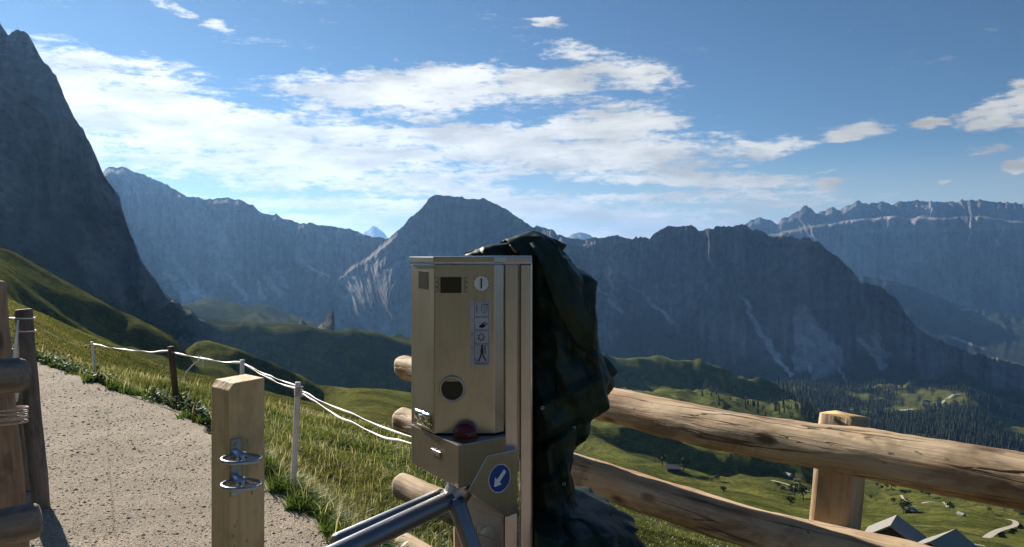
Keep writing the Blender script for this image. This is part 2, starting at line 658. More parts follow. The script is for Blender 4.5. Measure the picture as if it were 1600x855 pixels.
def metal(name, base, rough, brushed=(60, 60, 0.6), amount=0.12, metallic=1.0):
    m, nt, b = new_mat(name)
    v = coords(nt, brushed)
    n = noise_n(nt, v, 4.0, 4, 0.6)
    v2 = coords(nt, (2.2, 2.2, 1.3))
    n2 = noise_n(nt, v2, 2.0, 5, 0.6)
    f = mth(nt, 'ADD', mth(nt, 'MULTIPLY', n, 0.6), mth(nt, 'MULTIPLY', n2, 0.4))
    col = ramp(nt, f, [(0.35, tuple(c * (1 - amount) for c in base)), (0.65, tuple(min(1, c * (1 + amount * 0.6)) for c in base))])
    sm = noise_n(nt, coords(nt, (7, 7, 3)), 1.0, 6, 0.65, 0.8)
    col = mixc(nt, maprange(nt, sm, 0.50, 0.70, 0.0, 0.45), col, tuple(c * 0.62 for c in base))
    nt.links.new(col, b.inputs['Base Color'])
    b.inputs['Metallic'].default_value = metallic
    nt.links.new(maprange(nt, f, 0.3, 0.7, rough - 0.05, rough + 0.08), b.inputs['Roughness'])
    bump(nt, b, n, 0.06, 0.002)
    return m


M['steel'] = metal('brushed_steel', (0.50, 0.468, 0.475), 0.31)
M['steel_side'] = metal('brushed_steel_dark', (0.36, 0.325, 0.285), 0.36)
M['zinc'] = metal('galvanised_steel', (0.46, 0.49, 0.53), 0.36, (25, 25, 25), 0.25)
M['hub'] = metal('cast_hub_metal', (0.50, 0.48, 0.45), 0.40, (18, 18, 18), 0.3)
M['arm'] = metal('turnstile_tube', (0.26, 0.27, 0.29), 0.42, (1.0, 40, 40), 0.12)


def plain(name, c, rough=0.5, spec=0.5, var=0.12, scale=9.0, bumps=0.0, emit=None):
    m, nt, b = new_mat(name)
    n = noise_n(nt, coords(nt), scale, 5, 0.6)
    nt.links.new(ramp(nt, n, [(0.35, tuple(x * (1 - var) for x in c)), (0.65, tuple(min(1, x * (1 + var)) for x in c))]), b.inputs['Base Color'])
    b.inputs['Roughness'].default_value = rough
    b.inputs['Specular IOR Level'].default_value = spec
    if bumps:
        bump(nt, b, n, bumps, 0.004)
    return m


M['black'] = plain('black_plastic', (0.012, 0.012, 0.013), 0.35)
M['screen'] = plain('display_glass', (0.022, 0.023, 0.022), 0.12, 0.6)
M['white_paint'] = plain('white_print', (0.74, 0.77, 0.82), 0.5)
M['sticker'] = plain('sticker_paper', (0.40, 0.42, 0.50), 0.45)
M['ink'] = plain('dark_print', (0.02, 0.02, 0.025), 0.5)
M['ink_grey'] = plain('grey_print', (0.13, 0.13, 0.15), 0.5)
M['ink_red'] = plain('red_print', (0.30, 0.05, 0.035), 0.5)
M['blue'] = plain('blue_sign', (0.012, 0.055, 0.27), 0.4)
M['arrow_white'] = plain('white_sign', (0.80, 0.82, 0.85), 0.4, var=0.03)
M['red_lens'] = plain('red_lens', (0.14, 0.006, 0.008), 0.12, 0.6)
M['tape'] = plain('white_tape', (0.80, 0.79, 0.76), 0.55, var=0.08, scale=40)
M['plastic_white'] = plain('white_plastic', (0.72, 0.71, 0.69), 0.45, var=0.08)
M['rope'] = plain('pale_rope', (0.50, 0.42, 0.35), 0.8, var=0.2, scale=60)


def grass_mat():
    m, nt, b = new_mat('grass_blade')
    nt.nodes.remove(b)
    out = nt.nodes['Material Output']
    c = attr(nt, 'col')
    d = node(nt, 'ShaderNodeBsdfDiffuse')
    t = node(nt, 'ShaderNodeBsdfTranslucent')
    nt.links.new(c, d.inputs[0])
    nt.links.new(mixc(nt, 1.0, c, (1.1, 1.12, 0.72), 'MULTIPLY'), t.inputs[0])
    g = node(nt, 'ShaderNodeBsdfGlossy')
    g.inputs['Roughness'].default_value = 0.45
    g.inputs['Color'].default_value = (0.8, 0.85, 0.8, 1)
    mx = node(nt, 'ShaderNodeMixShader')
    mx.inputs[0].default_value = 0.5
    nt.links.new(d.outputs[0], mx.inputs[1])
    nt.links.new(t.outputs[0], mx.inputs[2])
    m2 = node(nt, 'ShaderNodeMixShader')
    m2.inputs[0].default_value = 0.035
    nt.links.new(mx.outputs[0], m2.inputs[1])
    nt.links.new(g.outputs[0], m2.inputs[2])
    nt.links.new(m2.outputs[0], out.inputs[0])
    return m


M['grass'] = grass_mat()


def ground_mat():
    m, nt, b = new_mat('alpine_meadow')
    v = coords(nt)
    big = noise_n(nt, v, 0.012, 6, 0.6, 0.3)
    mid = noise_n(nt, v, 0.12, 6, 0.65, 0.2)
    fine = noise_n(nt, v, 2.4, 6, 0.7)
    f = mth(nt, 'ADD', mth(nt, 'MULTIPLY', big, 0.5), mth(nt, 'MULTIPLY', mid, 0.35))
    f = mth(nt, 'ADD', f, mth(nt, 'MULTIPLY', fine, 0.2))
    col = ramp(nt, f, [(0.40, (0.070, 0.080, 0.022)), (0.52, (0.120, 0.130, 0.035)), (0.64, (0.175, 0.172, 0.055))])
    pat = noise_n(nt, coords(nt, (0.9, 1.0, 1.0)), 0.045, 7, 0.72, 0.6)
    col = mixc(nt, maprange(nt, pat, 0.42, 0.56, 0.75, 0.0), col, (0.045, 0.058, 0.020))
    col = mixc(nt, maprange(nt, pat, 0.56, 0.72, 0.0, 0.4), col, (0.115, 0.105, 0.038))
    a = attr(nt, 'kind')
    sp = node(nt, 'ShaderNodeSeparateColor')
    nt.links.new(a, sp.inputs[0])
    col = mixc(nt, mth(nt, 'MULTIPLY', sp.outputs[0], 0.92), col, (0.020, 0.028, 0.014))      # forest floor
    col = mixc(nt, sp.outputs[1], col, mixc(nt, mid, (0.085, 0.075, 0.032), (0.135, 0.115, 0.05)))  # dry hay
    col = mixc(nt, sp.outputs[2], col, (0.12, 0.115, 0.10))         # bare rock and gravel
    nt.links.new(col, b.inputs['Base Color'])
    b.inputs['Roughness'].default_value = 1.0
    b.inputs['Specular IOR Level'].default_value = 0.0
    b.inputs['Sheen Weight'].default_value = 0.0
    b.inputs['Sheen Roughness'].default_value = 0.6
    b.inputs['Sheen Tint'].default_value = (0.75, 0.85, 0.4, 1)
    tuft = noise_n(nt, coords(nt, (1.0, 1.4, 1.0)), 0.55, 6, 0.75, 0.4)
    col2 = mixc(nt, maprange(nt, tuft, 0.36, 0.62, 0.0, 1.0), (0.42, 0.45, 0.40), (1.40, 1.36, 1.25))
    fin = mixc(nt, 1.0, col, col2, 'MULTIPLY')
    nt.links.new(fin, b.inputs['Base Color'])
    n1 = bump(nt, None, mid, 0.7, 1.4)
    n0 = bump(nt, None, tuft, 0.9, 0.55, n1)
    bump(nt, b, fine, 0.8, 0.12, n0)
    return m


M['ground'] = ground_mat()


def path_mat():
    m, nt, b = new_mat('gravel')
    v = coords(nt)
    vo = node(nt, 'ShaderNodeTexVoronoi')
    vo.inputs['Scale'].default_value = 110
    nt.links.new(v, vo.inputs['Vector'])
    v2 = node(nt, 'ShaderNodeTexVoronoi')
    v2.inputs['Scale'].default_value = 260
    nt.links.new(v, v2.inputs['Vector'])
    sc = node(nt, 'ShaderNodeSeparateColor')
    nt.links.new(vo.outputs['Color'], sc.inputs[0])
    col = ramp(nt, sc.outputs[0], [(0.0, (0.23, 0.185, 0.135)), (0.5, (0.45, 0.38, 0.29)), (1.0, (0.72, 0.63, 0.50))])
    patch = noise_n(nt, v, 1.3, 5, 0.6)
    col = mixc(nt, maprange(nt, patch, 0.4, 0.65), col, (0.36, 0.31, 0.24))
    ruts = noise_n(nt, coords(nt, (0.8, 0.5, 1)), 0.9, 4, 0.6, 0.5)
    col = mixc(nt, maprange(nt, ruts, 0.42, 0.6, 0.45, 0.0), col, (0.27, 0.23, 0.175))
    sml = noise_n(nt, v, 52, 4, 0.75)
    col = mixc(nt, maprange(nt, sml, 0.45, 0.7, 0, 0.6), col, (0.25, 0.205, 0.15))
    spk = noise_n(nt, v, 95, 3, 0.6)
    col = mixc(nt, maprange(nt, spk, 0.56, 0.66, 0, 0.8), col, (0.74, 0.67, 0.55))
    nt.links.new(col, b.inputs['Base Color'])
    b.inputs['Roughness'].default_value = 0.95
    b.inputs['Specular IOR Level'].default_value = 0.15
    hh = mth(nt, 'ADD', mth(nt, 'MULTIPLY', vo.outputs['Distance'], -0.9), mth(nt, 'MULTIPLY', v2.outputs['Distance'], -0.5))
    n1 = bump(nt, None, patch, 0.5, 0.03)
    n2 = bump(nt, None, sml, 0.8, 0.012, n1)
    bump(nt, b, hh, 0.8, 0.010, n2)
    return m


M['path'] = path_mat()
M['pebble'] = plain('pebble_stone', (0.46, 0.39, 0.31), 0.9, 0.2, 0.35, 14.0)
M['road'] = plain('valley_road', (0.42, 0.38, 0.30), 0.95, 0.1, 0.12, 0.3)


def rock_mat(name, scale, tint=1.0):
    m, nt, b = new_mat(name)
    v = coords(nt, (1, 1, 1))
    vs_ = coords(nt, (1.6, 1, 0.55))
    n1 = noise_n(nt, vs_, 1.0 / scale, 8, 0.68, 0.4)
    n2 = noise_n(nt, v, 5.0 / scale, 6, 0.7)
    st = noise_n(nt, coords(nt, (0.15, 0.15, 2.4)), 1.0 / scale, 6, 0.6, 0.3)
    c = attr(nt, 'col')
    k = mth(nt, 'ADD', mth(nt, 'MULTIPLY', n1, 0.45), mth(nt, 'MULTIPLY', st, 0.25))
    k = maprange(nt, mth(nt, 'ADD', k, mth(nt, 'MULTIPLY', n2, 0.30)), 0.38, 0.62, 0.45 * tint, 1.55 * tint)  # tone follows the bump noise, so relief shading is put into the colour
    cm = node(nt, 'ShaderNodeVectorMath')
    cm.operation = 'SCALE'
    nt.links.new(c, cm.inputs[0])
    nt.links.new(k, cm.inputs['Scale'])
    nt.links.new(cm.outputs[0], b.inputs['Base Color'])
    b.inputs['Roughness'].default_value = 0.95
    b.inputs['Specular IOR Level'].default_value = 0.1
    p = bump(nt, None, n1, 1.0, scale * 0.5)
    bump(nt, b, n2, 0.9, scale * 0.10, p)
    return m


M['rock_near'] = rock_mat('dolomite_cliff', 60)
M['rock_mid'] = rock_mat('dolomite_wall', 160)
M['rock_far'] = rock_mat('far_dolomite', 380)


def tarp_mat():
    m, nt, b = new_mat('green_tarpaulin')
    v = coords(nt)
    n = noise_n(nt, v, 3.0, 5, 0.6)
    nt.links.new(ramp(nt, n, [(0.35, (0.010, 0.022, 0.0155)), (0.65, (0.017, 0.037, 0.026))]), b.inputs['Base Color'])
    b.inputs['Roughness'].default_value = 0.52
    b.inputs['Specular IOR Level'].default_value = 0.30
    n2 = noise_n(nt, coords(nt, (1, 1, 0.7)), 10, 3, 0.5, 0.8)
    vo = node(nt, 'ShaderNodeTexVoronoi')
    vo.feature = 'DISTANCE_TO_EDGE'
    vo.inputs['Scale'].default_value = 9
    nt.links.new(v, vo.inputs['Vector'])
    p = bump(nt, None, n2, 0.25, 0.012)
    bump(nt, b, vo.outputs['Distance'], 0.3, 0.015, p)
    return m


M['tarp'] = tarp_mat()
M['strap'] = plain('black_strap', (0.01, 0.014, 0.013), 0.5)

# ------------------------------------------------------------------ terrain
TQR = ([-30, 0, 4, 5, 7.6, 8.7, 11, 13.9, 20, 40], [1.8, 1.9, 1.92, 2.0, 2.2, 2.18, 1.85, 1.5, 0.4, -5])
TQL = ([-30, 1.5, 3.4, 6, 9, 14, 20, 40], [-2.2, -1.6, 0.02, 0.45, 0.55, 0.0, -1.2, -7])
COLS = {
    -500: [(60, 420), (100, 410), (150, 360), (200, 300), (260, 340), (900, 330), (3000, 400), (4500, 600)],
    -200: [(60, 440), (100, 440), (150, 400), (200, 340), (240, 370), (900, 380), (3000, 420), (4500, 600)],
    0: [(60, 462), (100, 472), (150, 441), (180, 419), (192, 404), (200, 391), (235, 415), (400, 430), (900, 430), (3000, 430), (4500, 600)],
    64: [(60, 486), (100, 506), (150, 508), (170, 498), (176, 474), (186, 460), (193, 438), (200, 424), (235, 450), (400, 470), (900, 450), (3000, 440), (4500, 600)],
    128: [(60, 515), (100, 535), (150, 545), (170, 538), (176, 513), (186, 498), (193, 475), (200, 461), (235, 490), (400, 510), (900, 470), (3000, 470), (4500, 600)],
    193: [(60, 542), (100, 565), (150, 565), (185, 541), (193, 509), (200, 495), (235, 525), (400, 550), (850, 540), (940, 470), (3000, 490), (4500, 600)],
    257: [(60, 568), (100, 588), (140, 588), (185, 562), (194, 539), (200, 528), (235, 560), (400, 590), (800, 560), (850, 550), (940, 475), (1000, 480), (2000, 480), (3000, 500), (4500, 600)],
    320: [(60, 582), (100, 615), (200, 600), (282, 566), (300, 533), (340, 565), (500, 600), (800, 606), (850, 602), (940, 498), (1000, 503), (1300, 500), (1600, 485), (2000, 472), (2300, 485), (3000, 500), (4500, 600)],
    400: [(60, 603), (100, 635), (200, 635), (288, 606), (300, 566), (340, 600), (500, 620), (800, 621), (850, 617), (940, 512), (1000, 515), (1300, 507), (1600, 492), (2100, 474), (2400, 490), (3000, 505), (4500, 600)],
    500: [(60, 628), (100, 650), (200, 640), (288, 632), (300, 601), (340, 625), (500, 632), (800, 628), (850, 624), (940, 518), (1000, 521), (1300, 521), (2000, 513), (3000, 525), (4500, 600)],
    560: [(60, 645), (100, 655), (200, 632), (300, 604), (340, 625), (500, 640), (800, 634), (850, 630), (940, 524), (1000, 527), (2000, 530), (3000, 540), (4500, 600)],
    640: [(60, 668), (100, 678), (200, 648), (300, 617), (340, 640), (500, 650), (800, 645), (850, 640), (940, 528), (1000, 533), (2000, 540), (3000, 550), (4500, 600)],
    800: [(60, 715), (100, 725), (200, 710), (300, 695), (400, 690), (500, 675), (514, 652), (600, 660), (850, 640), (940, 600), (1000, 590), (1300, 565), (1400, 560), (1500, 590), (3000, 600), (4500, 620)],
    950: [(60, 752), (100, 755), (250, 740), (400, 724), (500, 694), (514, 665), (560, 678), (650, 668), (800, 640), (1000, 620), (1150, 614), (1325, 606), (1400, 556), (1500, 600), (3000, 605), (4500, 630)],
    1000: [(60, 765), (100, 767), (250, 752), (400, 732), (500, 705), (514, 668), (560, 680), (650, 672), (800, 645), (1000, 622), (1150, 616), (1325, 608), (1400, 557), (1500, 600), (3000, 605), (4500, 630)],
    1100: [(60, 793), (100, 793), (250, 772), (420, 750), (500, 728), (514, 695), (600, 702), (800, 662), (1000, 632), (1150, 622), (1325, 612), (1400, 566), (1500, 605), (3000, 605), (4500, 630)],
    1200: [(60, 818), (100, 812), (250, 788), (420, 760), (500, 736), (514, 707), (600, 712), (800, 682), (1000, 652), (1200, 640), (1370, 630), (1450, 598), (1550, 625), (2000, 625), (2500, 604), (3000, 600), (4500, 640)],
    1250: [(60, 832), (100, 822), (250, 797), (420, 767), (500, 740), (514, 730), (700, 708), (900, 682), (1100, 655), (1300, 636), (1500, 640), (2000, 630), (2500, 606), (2800, 602), (4500, 640)],
    1300: [(60, 846), (100, 838), (250, 805), (420, 780), (600, 752), (800, 728), (1000, 705), (1300, 680), (1600, 660), (2000, 640), (2400, 618), (2800, 604), (4500, 640)],
    1400: [(60, 872), (90, 870), (125, 860), (165, 838), (250, 818), (400, 797), (550, 777), (800, 748), (1100, 722), (1500, 692), (2000, 652), (2300, 634), (2600, 606), (2900, 606), (4500, 640)],
    1500: [(60, 890), (100, 880), (130, 862), (165, 845), (300, 812), (450, 790), (700, 765), (1000, 745), (1500, 710), (2000, 660), (2300, 632), (2500, 609), (2700, 607), (3000, 615), (4500, 640)],
    1600: [(60, 908), (100, 900), (160, 866), (300, 826), (500, 792), (800, 768), (1500, 728), (2000, 690), (2500, 650), (3000, 618), (4500, 640)],
    1800: [(60, 950), (160, 890), (300, 850), (500, 815), (800, 790), (1500, 745), (2500, 665), (3000, 630), (4500, 640)],
}
_LY = np.linspace(math.log(55), math.log(4500), 900)
_cu = np.array([(p - 800) / F for p in COLS])
_T = []
for p, row in COLS.items():
    yy = np.log([r[0] for r in row])
    zz = [EYE + (HZ - r[1]) / F * r[0] for r in row]
    _T.append(pchip(yy, zz, _LY))
_T = np.array(_T)
_GU = np.linspace(_cu[0], _cu[-1], 1000)
_T2 = np.array([pchip(_cu, _T[:, k], _GU) for k in range(len(_LY))]).T      # [u, logY]


def far_z(u, Y):
    a = np.clip((u - _GU[0]) / (_GU[1] - _GU[0]), 0, len(_GU) - 1.001)
    b = np.clip((np.log(np.maximum(Y, 1.0)) - _LY[0]) / (_LY[1] - _LY[0]), 0, len(_LY) - 1.001)
    i, j = a.astype(int), b.astype(int)
    s, t = a - i, b - j
    return (_T2[i, j] * (1 - s) * (1 - t) + _T2[i + 1, j] * s * (1 - t) + _T2[i, j + 1] * (1 - s) * t + _T2[i + 1, j + 1] * s * t)


def qt(x, y):
    return 0.8 * x + 0.6 * y, -0.6 * x + 0.8 * y


def edges(t):
    return np.interp(t, *TQR), np.interp(t, *TQL)


def G(x, y):
    x, y = np.asarray(x, float), np.asarray(y, float)
    q, t = qt(x, y)
    qr, ql = edges(t)
    dr, dl = np.maximum(q - qr, 0), np.maximum(ql - q, 0)
    u = x / np.maximum(y, 0.5)
    s = 0.314 + 0.05 * sstep(-0.1, 0.2, u)
    vd = 0.32 - 0.22 * sstep(5, 9, t)
    zn = -s * dr - vd * (1 - np.exp(-dr / 0.5)) + 0.30 * dl
    zn = np.clip(zn, -260, 45)
    off = np.minimum(dr + dl, 1.0)
    rr = np.hypot(x, y)
    zn = zn + off * (0.10 * fbm(x * 0.45, y * 0.45, 0, 4, 3) + 0.22 * np.minimum(rr / 25, 1) * fbm(x * 0.11, y * 0.11, 0, 3, 9))
    sp = sstep(-0.1, -0.3, u) * sstep(100, 140, y) * (1 - sstep(400, 600, y))
    zf = far_z(u + 0.012 * sp * vn(x / 30, y / 30, 0, 48), y * (1 + sp * (0.022 * vn(x / 13, y / 40, 0, 49) + 0.012 * vn(x / 5, y / 20, 0, 50))))
    am = np.clip(y / 400, 0.12, 2.2)
    rel = 1.5 * vn(x / 75, y / 75, 0, 5) + 0.75 * vn(x / 31, y / 31, 0, 6) + 0.30 * vn(x / 12, y / 12, 0, 8)
    con = vn(t / 210 + 0.6 * vn(x / 130, y / 130, 0, 15), q / 34 + 1.2 * vn(x / 90, y / 90, 0, 16), 0, 17)
    con2 = vn(t / 90 + 0.6 * vn(x / 50, y / 50, 0, 18), q / 15 + 1.0 * vn(x / 40, y / 40, 0, 19), 0, 20)
    zf = zf + np.maximum(sstep(230, 330, y) * sstep(-0.33, -0.2, u), sstep(600, 900, y)) * (np.clip(y / 450, 0.4, 2.2)) * (3.6 * con + 1.7 * con2 + 0.4 * vn(x / 9, y / 6, 0, 24))
    zf = zf + sstep(820, 980, y) * sstep(0.0, 0.2, u) * (1 - sstep(1500, 1800, y)) * 3.5 * ridged(x / 150, y / 150, 0, 3, 23)
    zf = zf + am * rel * 1.0 + sstep(900, 1800, y) * 7 * fbm(x / 160, y / 160, 0, 3, 12)
    zf = zf + (0.55 * vn(x / 45, y / 6.0, 0, 43) + 0.40 * vn(x / 14, y / 4.5, 0, 44) + 0.25 * vn(x / 5, y / 3, 0, 45)) * sstep(-0.2, -0.35, u) * sstep(90, 120, y) * (1 - sstep(230, 300, y))
    zf = zf + (0.7 * vn(x / 22, y / 12, 0, 46) + 0.35 * vn(x / 8, y / 6, 0, 47)) * sstep(-0.36, -0.28, u) * sstep(70, 110, y) * (1 - sstep(600, 800, y))
    # downhill ribs on the spur left of the path
    q2 = (0.8 * x + 0.6 * y)
    rib = ridged(t / 26 + 0.02 * q2, q2 / 160, 0, 3, 41)
    zf = zf + 0.5 * rib * sstep(-0.30, -0.40, u) * sstep(110, 150, y) * (1 - sstep(230, 300, y))
    w = sstep(math.log(30), math.log(62), np.log(np.maximum(rr, 1))) * sstep(0.5, 1.5, y / np.maximum(np.abs(x), 1e-3) * 1.0)
    w = np.where(y > 0, w, 0)
    return zn * (1 - w) + zf * w


def hit(px, py, y0=2.5, y1=4400):
    """The point where the line of sight through a pixel first meets the terrain."""
    Y = np.exp(np.linspace(math.log(y0), math.log(y1), 6000))
    u = (px - 800) / F
    zr = EYE + (HZ - py) / F * Y
    g = G(u * Y, Y)
    k = np.argmax(g > zr)
    if g[k] <= zr[k]:
        k = len(Y) - 1
    return Vector((u * Y[k], Y[k], g[k]))


def in_forest(px, py, x, y):
    f = sstep(1195, 1260, px) * sstep(1050, 1350, y + 60 * vn(x / 90, y / 90, 0, 77)) * (1 - sstep(4200, 4400, y))
    # the clearing on the far knoll, its lower lobe and open meadow lobes
    cl = ((px - 1450) / 62) ** 2 + ((py - 622) / 15) ** 2 + 0.35 * vn(x / 60, y / 60, 0, 78)
    c2 = ((px - 1415) / 30) ** 2 + ((py - 640) / 9) ** 2 + 0.4 * vn(x / 50, y / 50, 0, 79)
    f = f * sstep(-0.36, -0.12, fbm(x / 150, y / 190, 0, 3, 76))
    f = f * sstep(0.75, 1.15, cl) * sstep(0.75, 1.15, c2)
    low = sstep(655 + 0.12 * (px - 1250), 715 + 0.14 * (px - 1250), py + 10 * vn(x / 110, y / 110, 0, 80))
    return f * (1 - low)


def build_ground():
    az = np.concatenate([np.linspace(-180, -44, 70)[:-1], np.linspace(-44, -36, 60)[:-1], np.linspace(-36, 36, 1000)[:-1], np.linspace(36, 44, 50)[:-1], np.linspace(44, 180, 70)[:-1]])
    a = np.radians(az)
    Yk = np.concatenate([[0.25, 0.6, 1.0, 1.5], np.exp(np.linspace(math.log(2.0), math.log(4600), 460)), [7000, 12000, 18000]])
    inv = 1 / np.cos(np.radians(np.clip(az, -44, 44)))
    r = Yk[:, None] * inv[None, :]
    X, Y = r * np.sin(a)[None, :], r * np.cos(a)[None, :]
    Z = G(X, Y)
    far = sstep(4300, 6500, Y)
    Z = Z * (1 - far) + (-700) * far
    u = X / np.maximum(Y, 1)
    px = 800 + u * F
    py = HZ + (EYE - Z) / np.maximum(Y, 1) * F
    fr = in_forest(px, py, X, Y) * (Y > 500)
    dry = np.clip(0.75 * (1 - sstep(30, 70, Y)) + 0.22 * sstep(-0.35, -0.2, -np.abs(u + 0.4)) * (1 - sstep(240, 330, Y)), 0, 0.6) * (0.5 + 0.5 * vn(X / 6, Y / 6, 0, 61))
    dry = np.clip(dry, 0, 1)
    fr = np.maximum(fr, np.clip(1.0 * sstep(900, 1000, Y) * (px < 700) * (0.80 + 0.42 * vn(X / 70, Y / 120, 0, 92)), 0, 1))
    rk = sstep(0.35, 0.6, fbm(X / 60, Y / 60, 0, 4, 91)) * sstep(1200, 1600, Y) * (px < 560) * 0.3
    V = np.stack([X, Y, Z], -1).reshape(-1, 3)
    n, m = X.shape
    V = np.concatenate([V, [[0, 0, float(G(np.array([0.0]), np.array([0.01]))[0])]]])
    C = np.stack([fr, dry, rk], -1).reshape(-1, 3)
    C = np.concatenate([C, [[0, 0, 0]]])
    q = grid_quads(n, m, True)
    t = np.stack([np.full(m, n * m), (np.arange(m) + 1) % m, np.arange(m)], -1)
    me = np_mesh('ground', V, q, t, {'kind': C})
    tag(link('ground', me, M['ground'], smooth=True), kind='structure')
    from mathutils.bvhtree import BVHTree
    global BVH
    BVH = BVHTree.FromPolygons(V.tolist(), q.tolist())


build_ground()


def build_path():
    ts = np.concatenate([np.linspace(-14, 2, 60), np.linspace(2, 16, 240)[1:], np.linspace(16, 30, 60)[1:]])
    k = 60
    qr, ql = edges(ts)
    qr = qr + 0.07 * fbm(ts * 2.2, 0, 0, 4, 21) + 0.02
    ql = ql + 0.08 * fbm(ts * 2.0, 5, 0, 4, 22) - 0.02
    s = np.linspace(0, 1, k)[None, :]
    Q = ql[:, None] * (1 - s) + qr[:, None] * s
    T = np.repeat(ts[:, None], k, 1)
    X, Y = 0.8 * Q - 0.6 * T, 0.6 * Q + 0.8 * T
    ed = np.minimum(s, 1 - s) * (qr - ql)[:, None]
    Z = G(X, Y) + 0.03 + 0.012 * fbm(X * 1.5, Y * 1.5, 0, 4, 31) * sstep(0, 0.3, ed) - 0.05 * (1 - sstep(0, 0.06, ed))
    V = np.stack([X, Y, Z], -1).reshape(-1, 3)
    me = np_mesh('path', V, grid_quads(len(ts), k))
    tag(link('path', me, M['path'], smooth=True), kind='structure')
    # loose stones lying on it
    N = 26000
    Yp = np.exp(RNG.uniform(math.log(2.2), math.log(12), N * 2))
    up = RNG.uniform(-0.66, 0.05, N * 2)
    x, y = up * Yp, Yp
    q, t = qt(x, y)
    r_, l_ = edges(t)
    ok = (q < r_ + 0.05) & (q > l_ + 0.02)
    x, y = x[ok][:N], y[ok][:N]
    n = len(x)
    base = np.array([[1, 0, 0], [-1, 0, 0], [0, 1, 0], [0, -1, 0], [0, 0, 1], [0, 0, -1.0]])
    sub = []
    for a in (0.7, -0.7):
        for b in (0.7, -0.7):
            sub += [[a, b, 0.15]]
    base = np.concatenate([base, sub])
    size = np.clip(RNG.lognormal(math.log(0.0036), 0.5, n), 0.0015, 0.014) * np.clip(np.sqrt(y / 4), 0.8, 1.4)
    sc = np.stack([size * RNG.uniform(0.7, 1.4, n), size * RNG.uniform(0.7, 1.2, n), size * RNG.uniform(0.4, 0.8, n)], -1)
    an = RNG.uniform(0, 6.28, n)
    jit = base[None] * sc[:, None, :] * RNG.uniform(0.75, 1.25, (n, len(base), 1))
    c, s_ = np.cos(an)[:, None], np.sin(an)[:, None]
    vx, vy = jit[..., 0] * c - jit[..., 1] * s_, jit[..., 0] * s_ + jit[..., 1] * c
    V = np.stack([vx + x[:, None], vy + y[:, None], jit[..., 2] + (G(x, y) + 0.030 + 0.012 * fbm(x * 1.5, y * 1.5, 0, 4, 31))[:, None]], -1).reshape(-1, 3)
    f = np.array([[4, 0, 6], [4, 6, 2], [4, 2, 8], [4, 8, 1], [4, 1, 9], [4, 9, 3], [4, 3, 7], [4, 7, 0],
                  [5, 6, 0], [5, 2, 6], [5, 8, 2], [5, 1, 8], [5, 9, 1], [5, 3, 9], [5, 7, 3], [5, 0, 7]])
    tr = (f[None] + (np.arange(n) * len(base))[:, None, None]).reshape(-1, 3)
    me = np_mesh('gravel', V, None, tr)
    tag(link('gravel', me, M['pebble']), 'loose beige gravel scattered over the footpath', 'gravel', kind='stuff')


build_path()


